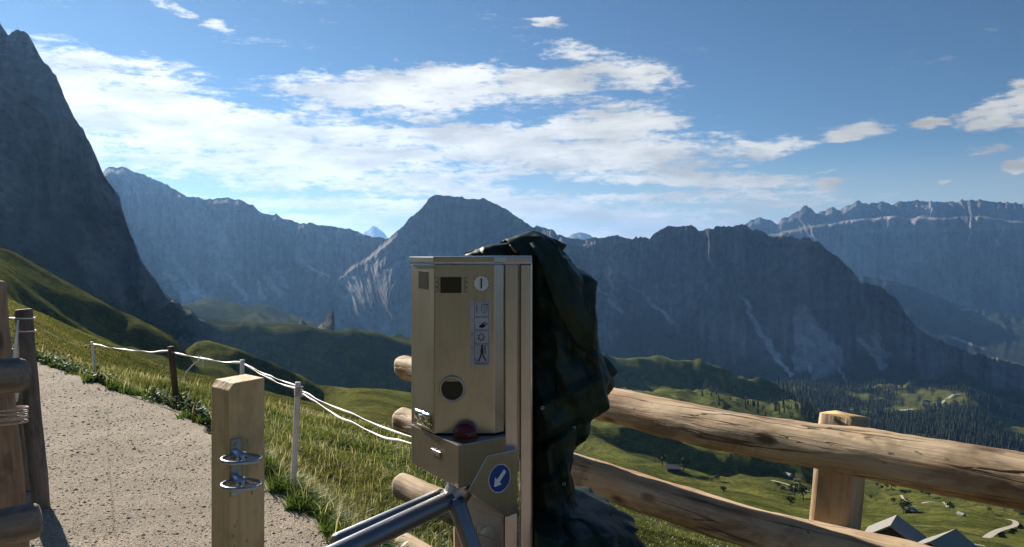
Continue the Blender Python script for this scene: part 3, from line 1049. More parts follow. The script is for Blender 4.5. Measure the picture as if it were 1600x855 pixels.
# ------------------------------------------------------------------ mountains
def mountain(name, sil, Yr, Yb, base, mat, amp, gs, seed, nx=500, nv=110, prof=1.7, jag=2.0, jl=9.0, rock=(0.24, 0.225, 0.21), scree=(), veg=0.25, veg_c=(0.030, 0.040, 0.022), ledges=None, back=0.8, bands=0.0, patch=()):
    sx, sy = [s[0] for s in sil], [s[1] for s in sil]
    px = np.linspace(sx[0], sx[-1], nx)
    u = (px - 800) / F
    yr = np.interp(px, *Yr)
    yb = np.interp(px, *Yb)
    cy = np.interp(px, sx, sy) + jag * fbm(px / jl, seed, 0, 4, seed, 0.55)
    zt = EYE + (HZ - cy) / F * yr
    zb = EYE + (HZ - np.interp(px, *base)) / F * yb
    zt = np.maximum(zt, zb + 1)
    v = np.linspace(0, 1, nv)[:, None]
    if ledges:
        vv = np.clip(v + 0.022 * fbm(np.linspace(0, 9, nx)[None], 0, 0, 3, seed + 40), 0, 1)
        g = np.interp(vv, [a for a, _ in ledges], [b for _, b in ledges])
    else:
        g = 1 - (1 - v) ** prof
    ker = np.ones(2 * max(3, nx // 22) + 1)
    ext = np.pad(zt, len(ker) // 2, mode='edge')
    zs_ = np.maximum(np.convolve(ext, ker / ker.sum(), mode='valid'), zb + 1)
    zs_ = np.minimum(zs_, zt + 0.12 * (zt - zb))
    Z = zb[None] + (zs_ - zb)[None] * v + (zt - zs_)[None] * sstep(0.84, 1.0, v)
    Y = yb[None] + (yr - yb)[None] * g
    S = (u * 0.5 * (yr + yb))[None] + 0 * v
    H = (zt - zb)[None]
    rd = ridged(S / gs + 0.7 * fbm(S / gs * 0.6, Z / gs * 0.6, 0, 3, seed + 1), Z / (gs * 3.5), 0, 6, seed + 2, 0.56)
    rd2 = ridged(S / (gs * 3.1), Z / (gs * 9), 0, 3, seed + 5)
    # rock buttresses weaken into smooth scree at the foot
    foot = sstep(0.12, 0.5, v + 0.10 * vn(S / (gs * 1.3), 0, 0, seed + 7))
    crest = 1 - 0.6 * sstep(0.93, 1.0, v)
    disp = (rd * 0.5 + rd2 * 0.8) * amp * (0.15 + 0.85 * foot) * crest
    if bands:
        disp = disp + bands * np.round(Z / bands * 0.5 + 0.4 * vn(S / gs, Z / gs, 0, seed + 9)) * 0.0 + bands * 0.5 * ridged(S / (gs * 6), Z / bands, 0, 3, seed + 10) * foot * crest
    disp = disp * np.clip(H / (amp * 3.0), 0, 1)
    Y = Y - disp
    py = HZ + (EYE - Z) / Y * F
    PX = px[None] + 0 * v
    nz = fbm(S / gs * 1.2, Z / gs, 0, 5, seed + 12)
    stk = fbm(S / (gs * 0.10), Z / (gs * 0.8), 0, 4, seed + 13)
    colr = np.array(rock)[None, None] * np.clip(1 + 0.42 * nz[..., None] + 0.48 * stk[..., None], 0.3, 2.2)
    warm = sstep(0.0, 0.8, fbm(S / (gs * 0.8), Z / (gs * 3), 0, 4, seed + 15))
    colr = colr * (1 + warm[..., None] * np.array([0.22, 0.10, 0.0]))
    # plants on the lower slopes and on ledges
    vg = sstep(veg + 0.10, veg - 0.10, v + 0.16 * fbm(S / (gs * 0.9), Z / (gs * 0.9), 0, 4, seed + 18) + 0 * S)
    colr = colr * (1 - vg[..., None]) + np.array(veg_c)[None, None] * vg[..., None]
    for (x0, y0, x1, y1, w0, w1, k) in scree:
        dx, dy = x1 - x0, y1 - y0
        L2 = dx * dx + dy * dy
        wob = 5 * vn(py / 14, x0, 0, seed + 20) + 2 * vn(py / 5, x0, 0, seed + 21)
        tt = ((PX - x0 + wob) * dx + (py - y0) * dy) / L2
        tc_ = np.clip(tt, 0, 1)
        dd = np.abs((PX - x0 + wob) * dy - (py - y0) * dx) / math.sqrt(L2)
        ww = w0 + (w1 - w0) * tc_
        f = (1 - sstep(0.55, 1.15, dd / ww + 0.45 * vn(PX / 6, py / 22, 0, seed + 22))) * sstep(-0.12, 0.05, tt) * (1 - sstep(0.92, 1.08, tt)) * k
        colr = colr * (1 - f[..., None]) + np.array([0.74, 0.72, 0.70])[None, None] * f[..., None]
    for (x0, y0, rx, ry, c, k) in patch:
        dd = ((PX - x0) / rx) ** 2 + ((py - y0) / ry) ** 2 + 0.7 * fbm(PX / 14, py / 9, 0, 4, seed + 25)
        f = (1 - sstep(0.5, 1.2, dd)) * k
        colr = colr * (1 - f[..., None]) + np.array(c)[None, None] * f[..., None]
    nb = 14
    w = np.linspace(0, 1, nb + 1)[1:, None]
    Zb_ = zt[None] - (zt - zb)[None] * w ** 1.2
    Yb_ = Y[-1][None] + (zt - zb)[None] * back * w * 1.4 + 0.25 * amp * fbm(S[:nb] / gs, w * 4, 0, 4, seed + 30)
    Yall = np.concatenate([Y, Yb_])
    Zall = np.concatenate([Z, Zb_])
    X = u[None] * Yall
    C = np.concatenate([colr, np.repeat(colr[-1:], nb, 0)])
    V = np.stack([X, Yall, Zall], -1).reshape(-1, 3)
    me = np_mesh(name, V, grid_quads(len(Yall), nx), None, {'col': np.clip(C, 0.005, 0.9).reshape(-1, 3)})
    return tag(link(name, me, mat, smooth=True), kind='structure')


LEFT_CLIFF = [(-700, 250), (-500, 190), (-330, 110), (-230, 70), (-150, 45), (-80, 30), (-40, 10), (-20, 5), (0, 30), (8, 44), (14, 52), (20, 46), (30, 43), (38, 46), (48, 58), (60, 82), (75, 106), (88, 120), (100, 150), (115, 182), (130, 206), (142, 228), (152, 249), (165, 276), (178, 297), (187, 310), (189, 322), (196, 345), (205, 370), (218, 398), (230, 422), (245, 441), (257, 456), (270, 468), (290, 482), (315, 497), (345, 512), (390, 530)]
mountain('rock_cliff', LEFT_CLIFF, ([-700, 0, 390], [1000, 930, 930]), ([-700, 0, 270, 390], [560, 620, 830, 880]),
         ([-700, 0, 100, 200, 300, 390], [400, 455, 500, 545, 575, 585]), M['rock_near'], 45, 75, 101, nx=640, nv=190, prof=1.25, jag=2.2, jl=11,
         rock=(0.185, 0.175, 0.165), veg=0.22, veg_c=(0.050, 0.058, 0.030), bands=26,
         patch=[(60, 350, 120, 60, (0.085, 0.082, 0.066), 0.7), (40, 200, 70, 120, (0.15, 0.145, 0.14), 0.6), (190, 300, 50, 60, (0.26, 0.235, 0.21), 0.5), (300, 505, 75, 38, (0.030, 0.040, 0.020), 1.0), (215, 505, 60, 45, (0.05, 0.055, 0.032), 0.8)])
RIDGE = [(60, 330), (120, 300), (150, 288), (164, 268), (172, 263), (180, 265), (190, 263), (205, 268), (230, 278), (260, 290), (290, 308), (320, 312), (345, 312), (370, 313), (390, 320), (410, 333), (425, 338), (432, 334), (440, 342), (470, 350), (492, 350), (500, 352), (520, 353), (545, 357), (560, 362), (575, 370), (600, 372), (640, 375), (720, 385)]
mountain('mountain_ridge', RIDGE, ([60, 720], [3300, 4200]), ([60, 720], [2750, 3550]), ([60, 300, 500, 720], [500, 500, 520, 540]), M['rock_mid'], 190, 260, 202, nx=1000, nv=190, prof=1.8, jag=1.6,
         rock=(0.20, 0.195, 0.19), veg=0.10, scree=[(272, 408, 318, 470, 3, 12, 0.8), (255, 425, 300, 470, 4, 14, 0.7), (355, 430, 390, 468, 2, 6, 0.8), (398, 440, 412, 470, 2, 6, 0.6), (415, 430, 440, 460, 3, 7, 0.7), (432, 420, 448, 450, 3, 6, 0.6), (300, 330, 350, 380, 14, 20, 0.25), (470, 405, 510, 432, 2, 3, 0.8)])
PEAK = [(440, 515), (470, 498), (495, 470), (515, 444), (535, 428), (560, 408), (585, 393), (605, 374), (622, 360), (640, 341), (655, 328), (665, 319), (671, 310), (682, 305), (700, 306), (730, 310), (755, 311), (775, 318), (800, 335), (815, 345), (825, 352), (850, 366), (900, 385)]
mountain('mountain_peak', PEAK, ([440, 900], [3300, 3900]), ([440, 900], [2650, 3100]), ([440, 900], [530, 575]), M['rock_mid'], 140, 230, 303, nx=800, nv=170, prof=1.5, jag=1.6,
         rock=(0.165, 0.155, 0.145), veg=0.08, scree=[(600, 390, 535, 470, 8, 30, 0.22), (545, 460, 525, 505, 6, 12, 0.28), (620, 480, 600, 520, 4, 8, 0.3), (640, 370, 622, 400, 4, 4, 0.22)])  # pale scree; the left streak also paints sunlight on the flank
MASSIF = [(780, 372), (800, 356), (815, 352), (825, 349), (834, 357), (838, 352), (850, 356), (870, 366), (890, 372), (915, 374), (940, 372), (960, 369), (975, 370), (988, 376), (995, 371), (1005, 371), (1015, 374), (1030, 360), (1045, 355), (1060, 355), (1072, 352), (1083, 353), (1090, 359), (1105, 359), (1120, 355), (1145, 353), (1165, 352), (1175, 358), (1185, 360), (1200, 368), (1215, 371), (1235, 369), (1250, 374), (1265, 372), (1280, 378), (1300, 395), (1320, 412), (1335, 428), (1345, 442), (1355, 441), (1370, 446), (1385, 455), (1405, 470), (1415, 490), (1440, 518), (1460, 528), (1500, 545), (1540, 555), (1600, 570), (1700, 590), (1800, 615)]
mountain('mountain_massif', MASSIF, ([780, 1100, 1400, 1800], [3900, 3500, 3300, 3300]), ([780, 1100, 1400, 1800], [3250, 2930, 2780, 2950]), ([780, 1100, 1400, 1800], [580, 610, 616, 640]), M['rock_mid'], 150, 190, 404, nx=1250, nv=230, prof=1.75, jag=2.0, jl=8,
         rock=(0.150, 0.143, 0.136), veg=0.30, veg_c=(0.022, 0.030, 0.018), scree=[(1162, 470, 1215, 560, 3, 7, 0.9), (1215, 555, 1238, 588, 5, 4, 0.9), (1245, 485, 1295, 580, 12, 36, 0.7), (1250, 500, 1250, 580, 6, 12, 0.5), (1300, 560, 1325, 605, 2, 3, 0.5), (990, 450, 1058, 508, 3, 4, 0.8), (925, 440, 970, 488, 3, 5, 0.7), (950, 420, 968, 480, 3, 5, 0.7), (1345, 530, 1382, 576, 4, 6, 0.7), (1360, 520, 1390, 560, 6, 10, 0.3), (1100, 440, 1110, 470, 5, 8, 0.35)],
         patch=[(1235, 395, 60, 30, (0.15, 0.135, 0.12), 0.5)])
PLATEAU = [(1100, 365), (1150, 356), (1165, 352), (1172, 346), (1180, 341), (1195, 340), (1205, 343), (1215, 352), (1222, 340), (1240, 335), (1247, 333), (1252, 328), (1260, 322), (1275, 332), (1290, 328), (1300, 324), (1310, 331), (1322, 322), (1338, 316), (1350, 318), (1380, 316), (1395, 318), (1420, 316), (1442, 313), (1460, 317), (1480, 316), (1500, 315), (1521, 312), (1535, 315), (1560, 316), (1575, 318), (1600, 319), (1700, 322), (1850, 330)]
mountain('mountain_plateau', PLATEAU, ([1100, 1850], [9800, 9300]), ([1100, 1850], [7000, 6800]), ([1100, 1850], [520, 580]), M['rock_far'], 150, 420, 505, nx=520, nv=130, jag=2.2, jl=9,
         rock=(0.22, 0.21, 0.20), veg=0.30, veg_c=(0.030, 0.042, 0.026), ledges=[(0, 0), (0.3, 0.34), (0.80, 0.52), (0.82, 0.56), (0.85, 0.93), (0.88, 0.955), (1, 1)],
         scree=[(1330, 362, 1600, 354, 4, 5, 0.15), (1480, 360, 1475, 395, 3, 5, 0.6), (1518, 360, 1510, 385, 2, 3, 0.6), (1570, 355, 1560, 385, 2, 4, 0.6), (1390, 330, 1395, 350, 2, 4, 0.5), (1455, 320, 1460, 350, 3, 5, 0.5)])
FOOT = [(1240, 440), (1300, 428), (1350, 431), (1400, 440), (1440, 453), (1480, 470), (1520, 484), (1560, 490), (1600, 498), (1700, 515), (1850, 530)]
mountain('hill_forest_slope', FOOT, ([1240, 1850], [6300, 6000]), ([1240, 1850], [4300, 4300]), ([1240, 1850], [600, 640]), M['rock_mid'], 120, 420, 606, nx=260, nv=70, prof=1.2, jag=1.0,
         rock=(0.035, 0.048, 0.028), veg=0.7, veg_c=(0.030, 0.042, 0.026), scree=[(1500, 484, 1555, 478, 2, 2, 0.6), (1480, 525, 1535, 545, 2, 2, 0.5)])
mountain('distant_peak', [(545, 385), (560, 370), (572, 361), (585, 353), (593, 358), (600, 365), (615, 385)], ([545, 615], [15500, 15500]), ([545, 615], [14500, 14500]), ([545, 615], [400, 400]), M['rock_far'], 80, 600, 707, nx=80, nv=30, prof=1.0, jag=1.4, jl=5, veg=-1)
mountain('distant_peak', [(868, 385), (880, 373), (895, 366), (905, 362), (920, 366), (930, 373), (948, 385)], ([868, 948], [12500, 12500]), ([868, 948], [11500, 11500]), ([868, 948], [400, 400]), M['rock_far'], 80, 600, 808, nx=80, nv=30, prof=1.0, jag=1.2, jl=6, veg=-1)
mountain('rock_spire', [(492, 520), (500, 509), (507, 500), (514, 491), (520, 484), (522.5, 492), (523.5, 520)], ([492, 524], [1120, 1120]), ([492, 524], [1085, 1085]), ([492, 524], [524, 526]), M['rock_near'], 4, 14, 909, nx=60, nv=40, prof=1.0, jag=0.7, jl=4, rock=(0.12, 0.115, 0.10), veg=-1, back=0.5)
mountain('rock_spire', [(462, 516), (466, 506), (470, 499), (476, 503), (484, 513), (490, 520)], ([462, 490], [1180, 1180]), ([462, 490], [1140, 1140]), ([462, 490], [522, 524]), M['rock_near'], 4, 14, 919, nx=40, nv=30, prof=1.0, jag=0.7, jl=4, rock=(0.075, 0.075, 0.06), veg=0.5, veg_c=(0.04, 0.05, 0.025), back=0.6)

# ------------------------------------------------------------------ air
hz_bm = box((0, 6500, -120), (34000, 27000, 1740))
m_h = bpy.data.materials.new('valley_air')
m_h.use_nodes = True
ntv = m_h.node_tree
ntv.nodes.clear()
pv = node(ntv, 'ShaderNodeVolumePrincipled')
pv.inputs['Color'].default_value = (0.25, 0.52, 1.0, 1)
pv.inputs['Density'].default_value = 3.9e-5
pv.inputs['Anisotropy'].default_value = 0.52
ov = node(ntv, 'ShaderNodeOutputMaterial')
ntv.links.new(pv.outputs[0], ov.inputs['Volume'])
tag(link('haze', bm_mesh(hz_bm, 'haze'), m_h), 'thin blue morning haze filling the valley air', 'haze', kind='stuff')


# ------------------------------------------------------------------ valley: roads, huts, trees
def road(pts, w):
    P = [Vector(hit(*p)) for p in pts]
    q = []
    for i in range(len(P) - 1):
        for k in range(10):
            s = k / 10
            p0, p1, p2, p3 = P[max(i - 1, 0)], P[i], P[i + 1], P[min(i + 2, len(P) - 1)]
            q.append(0.5 * ((2 * p1) + (p2 - p0) * s + (2 * p0 - 5 * p1 + 4 * p2 - p3) * s * s + (3 * p1 - p0 - 3 * p2 + p3) * s ** 3))
    q.append(P[-1])
    for _ in range(40):
        q = [q[0]] + [(q[i - 1] + q[i] * 2 + q[i + 1]) / 4 for i in range(1, len(q) - 1)] + [q[-1]]
    V, ZZ = [], []
    for i, p in enumerate(q):
        t = q[min(i + 1, len(q) - 1)] - q[max(i - 1, 0)]
        n = Vector((t.y, -t.x, 0)).normalized()
        ks = np.array((-0.5, -0.25, 0, 0.25, 0.5))
        gz = np.array([BVH.ray_cast(Vector((p.x + n.x * w * k, p.y + n.y * w * k, 300)), Vector((0, 0, -1)))[0].z for k in ks])
        ZZ.append(gz)
        for k in ks:
            r = p + n * w * k
            V.append((r.x, r.y, 0.0))
    ZZ = np.repeat(np.array(ZZ).max(1, keepdims=True) * 0.6, 5, 1) + 0.4 * np.array(ZZ)
    for _ in range(30):
        ZZ[1:-1] = 0.25 * ZZ[:-2] + 0.5 * ZZ[1:-1] + 0.25 * ZZ[2:]
    V = np.array(V)
    V[:, 2] = ZZ.ravel() + 0.22 + 0.0006 * V[:, 1]
    tag(link('road', np_mesh('road', V, grid_quads(len(q), 5)), M['road'], smooth=True), kind='structure')


road([(1522, 856), (1533, 845), (1552, 836), (1575, 829), (1588, 823), (1586, 816), (1574, 813)], 2.0)
road([(1440, 784), (1460, 786), (1478, 789), (1490, 795), (1500, 801)], 1.6)
road([(1408, 775), (1412, 782), (1424, 785)], 1.6)
road([(1490, 617), (1475, 625), (1462, 634)], 9)
road([(1400, 641), (1415, 642), (1425, 640)], 14)
road([(1205, 752), (1225, 757), (1250, 765), (1262, 770)], 1.6)

M['hut_wall'] = wood('hut_planks', (0.030, 0.022, 0.016), (0.055, 0.040, 0.030), (0.085, 0.062, 0.046), axis='Z', knots=False, cracks=0.3)
M['hut_roof'] = wood('shingle_roof', (0.15, 0.14, 0.125), (0.25, 0.235, 0.21), (0.36, 0.34, 0.30), knots=False, cracks=0.5)
M['hut_plaster'] = plain('pale_plaster', (0.40, 0.38, 0.35), 0.8, var=0.06)
M['hut_win'] = plain('hut_window_glass', (0.03, 0.035, 0.045), 0.15)


def hut(loc, rz, L, W, h, rise, label, group=None, wall='hut_wall', detail=True):
    """Ridge along local Y; L is the length along it."""
    t = thing('mountain_hut', loc, label, 'hut', group, rz)
    bm = bmesh.new()
    prof = [(-W / 2, -1.2), (W / 2, -1.2), (W / 2, h), (0, h + rise), (-W / 2, h)]
    a = [bm.verts.new((x, -L / 2, z)) for x, z in prof]
    b = [bm.verts.new((x, L / 2, z)) for x, z in prof]
    bm.faces.new(a)
    bm.faces.new(b[::-1])
    for i in range(5):
        bm.faces.new((a[i], b[i], b[(i + 1) % 5], a[(i + 1) % 5]))
    link('wall', bm_mesh(bm, 'wall'), M[wall], t, 'local')
    bm = bmesh.new()
    ov_, th = 0.13 * W, 0.035 * W
    k = rise / (W / 2)
    pr = [(-W / 2 - ov_, h - k * ov_ + 0.03), (0, h + rise + 0.03), (W / 2 + ov_, h - k * ov_ + 0.03), (W / 2 + ov_, h - k * ov_ + th), (0, h + rise + th * 1.2 + 0.03), (-W / 2 - ov_, h - k * ov_ + th)]
    a = [bm.verts.new((x, -L / 2 - ov_, z)) for x, z in pr]
    b = [bm.verts.new((x, L / 2 + ov_, z)) for x, z in pr]
    bm.faces.new(a)
    bm.faces.new(b[::-1])
    for i in range(6):
        bm.faces.new((a[i], b[i], b[(i + 1) % 6], a[(i + 1) % 6]))
    link('roof', bm_mesh(bm, 'roof'), M['hut_roof'], t, 'local')
    if detail:
        bm = box((W * 0.18, -L / 2 - 0.03, h * 0.38), (W * 0.16, 0.08, h * 0.75))
        link('door', bm_mesh(bm, 'door'), M['stake_brown'], t, 'local')
        bm = box((-W * 0.2, -L / 2 - 0.02, h * 0.55), (W * 0.13, 0.06, h * 0.3))
        w = link('window', bm_mesh(bm, 'window'), M['hut_win'], t, 'local')
        bm = bmesh.new()
        for s in (-1, 1):
            box((-W * 0.2 + s * W * 0.07, -L / 2 - 0.04, h * 0.55), (W * 0.012, 0.08, h * 0.33), bm=bm)
            box((-W * 0.2, -L / 2 - 0.04, h * 0.55 + s * h * 0.157), (W * 0.15, 0.07, h * 0.02), bm=bm)
        box((-W * 0.2, -L / 2 - 0.045, h * 0.55), (W * 0.012, 0.06, h * 0.3), bm=bm)
        link('frame', bm_mesh(bm, 'frame'), M['plastic_white'], w, 'local')
    return t


def ground_at(x, y, dz=0.0):
    return Vector((x, y, float(G(np.array([x]), np.array([y]))[0]) + dz))


def at_px(px, Y, top_py=None, hgt=None):
    return ground_at((px - 800) / F * Y, Y)


hut((58.4, 123.0, -39.3 - 4.7), R(-34), 4.2, 6.6, 2.7, 2.0, 'dark timber hut with pale shingle roof, left one of the two nearest huts')
hut((60.5, 112.7, -38.0 - 4.9), R(-51), 6.2, 7.0, 2.8, 2.1, 'broad dark timber hut with weathered shingle roof cut by the bottom edge of the photo')
small = [
    (1424, 801, 6.5, R(60), 'hut_wall', 'lone dark hut with a pale roof beside a round tree on the sloping meadow'),
    (1502, 806, 3.6, R(20), 'hut_plaster', 'small pale hut at the lower end of the thin white road'),
    (1453, 766, 13, R(70), 'hut_plaster', 'long pale roofed barn just under the upper log rail, left of another'),
    (1513, 778, 11, R(75), 'hut_plaster', 'low whitish barn just under the upper log rail, right of the long barn'),
    (1596, 800, 9, R(40), 'hut_plaster', 'pale farm building cut by the right edge of the photo'),
    (1231, 745, 6.5, R(30), 'hut_plaster', 'white walled hut on a grassy knoll left of the sawn fence post'),
    (1245, 752, 5, R(75), 'hut_wall', 'small low shed just right of the white hut on the knoll'),
    (1052, 736, 9, R(80), 'hut_wall', 'grey roofed hut beside a dark tree between the two log rails'),
    (1352, 740, 12, R(70), 'hut_plaster', 'pale hut partly behind the sawn fence post under the rail'),
    (1497, 619, 20, R(60), 'hut_plaster', 'white farmhouse at the right end of the far forest clearing'),
    (1528, 620, 16, R(30), 'hut_plaster', 'tiny pale house among the far trees right of the clearing'),
    (1455, 607, 15, R(80), 'hut_plaster', 'tiny white house at the top edge of the far forest clearing'),
    (1447, 627, 18, R(70), 'hut_wall', 'dark barn in the middle of the far forest clearing'),
]
for px, py, L, rz, wl, lab in small:
    q_ = hit(px, py)
    L *= 0.68
    hut(q_, rz, L, L * 0.72, L * 0.30, L * 0.20, lab, wall=wl, detail=False)


def leaf_mat(name, a, b_, c):
    m, nt, b = new_mat(name)
    n = noise_n(nt, coords(nt), 0.5, 5, 0.7)
    nt.links.new(ramp(nt, n, [(0.35, a), (0.5, b_), (0.68, c)]), b.inputs['Base Color'])
    b.inputs['Roughness'].default_value = 0.9
    b.inputs['Specular IOR Level'].default_value = 0.15
    return m


M['needle'] = leaf_mat('conifer_needles', (0.008, 0.014, 0.007), (0.015, 0.025, 0.010), (0.030, 0.042, 0.016))
M['leaf'] = leaf_mat('tree_leaves', (0.018, 0.030, 0.010), (0.035, 0.055, 0.017), (0.065, 0.085, 0.028))
M['bark'] = plain('tree_bark', (0.09, 0.065, 0.045), 0.9, 0.1, 0.3, 5)


def conifer_arrays(h=20.0, seed=0):
    rng = np.random.default_rng(seed)
    V, T, MI = [], [], []
    n = 5
    for i in range(n):
        a = 2 * math.pi * i / n
        V.append((0.25 * math.cos(a), 0.25 * math.sin(a), -1.0))
    V.append((0, 0, h * 0.95))
    for i in range(n):
        T.append((i, (i + 1) % n, n))
        MI.append(1)
    tiers = 7
    for k in range(tiers):
        f = k / tiers
        zb, zt = h * (0.10 + 0.80 * f), h * (0.10 + 0.80 * f + 0.26)
        r = h * 0.17 * (1 - f) ** 0.85 + 0.25
        b0 = len(V)
        m_ = 9
        for i in range(m_):
            a = 2 * math.pi * (i + rng.uniform(-0.3, 0.3)) / m_ + k
            rr = r * (rng.uniform(0.75, 1.15) if i % 2 else rng.uniform(0.35, 0.6))
            V.append((rr * math.cos(a), rr * math.sin(a), zb + (rng.uniform(-0.25, 0.25) - (0.5 if i % 2 else 0)) * h * 0.03))
        V.append((rng.uniform(-0.1, 0.1), rng.uniform(-0.1, 0.1), min(zt, h)))
        for i in range(m_):
            T.append((b0 + i, b0 + (i + 1) % m_, b0 + m_))
            MI.append(0)
    return np.array(V), np.array(T), np.array(MI)


CON = [conifer_arrays(20, s) for s in range(4)]


def tri_mesh(name, V, T, MI, mats):
    me = np_mesh(name, V, None, T)
    for m in mats:
        me.materials.append(m)
    me.polygons.foreach_set('material_index', np.asarray(MI, np.int32))
    return me


CON_ME = [tri_mesh('conifer_tree', *c, (M['needle'], M['bark'])) for c in CON]


def bush_arrays(seed, h=6.0, w=5.0, leaves=260):
    rng = np.random.default_rng(seed)
    V, T, MI = [], [], []
    lim = [(0, 0, -0.5, 0, 0, h * 0.35, 0.28)]
    cl = []
    for i in range(6):
        a = rng.uniform(0, 6.28)
        e = (w * 0.28 * math.cos(a), w * 0.28 * math.sin(a), h * rng.uniform(0.45, 0.8))
        lim.append((0, 0, h * 0.3, *e, 0.12))
        cl.append((*e, rng.uniform(0.20, 0.30) * w))
    cl.append((0, 0, h * 0.72, 0.3 * w))
    for x0, y0, z0, x1, y1, z1, r in lim:
        b0 = len(V)
        for i in range(5):
            a = 6.283 * i / 5
            V.append((x0 + r * math.cos(a), y0 + r * math.sin(a), z0))
        for i in range(5):
            a = 6.283 * i / 5
            V.append((x1 + r * 0.5 * math.cos(a), y1 + r * 0.5 * math.sin(a), z1))
        for i in range(5):
            j = (i + 1) % 5
            T += [(b0 + i, b0 + j, b0 + 5 + j), (b0 + i, b0 + 5 + j, b0 + 5 + i)]
            MI += [1, 1]
    for i in range(leaves):
        c = cl[rng.integers(len(cl))]
        d = rng.normal(size=3)
        d /= np.linalg.norm(d)
        p_ = np.array(c[:3]) + d * c[3] * rng.uniform(0.55, 1.05) * np.array([1, 1, 0.85])
        s = w * 0.065
        b0 = len(V)
        for k in range(3):
            V.append(tuple(p_ + rng.normal(size=3) * s))
        T.append((b0, b0 + 1, b0 + 2))
        MI.append(0)
    return np.array(V), np.array(T), np.array(MI)


BUSH_ME = [tri_mesh('broadleaf_tree', *bush_arrays(s), (M['leaf'], M['bark'])) for s in range(3)]


def place(me, name, p_, sc, rz, label, cat, group):
    o = bpy.data.objects.new(name, me)
    o.location = p_
    o.rotation_euler = (0, 0, rz)
    o.scale = sc
    COL.objects.link(o)
    return tag(o, label, cat, group)


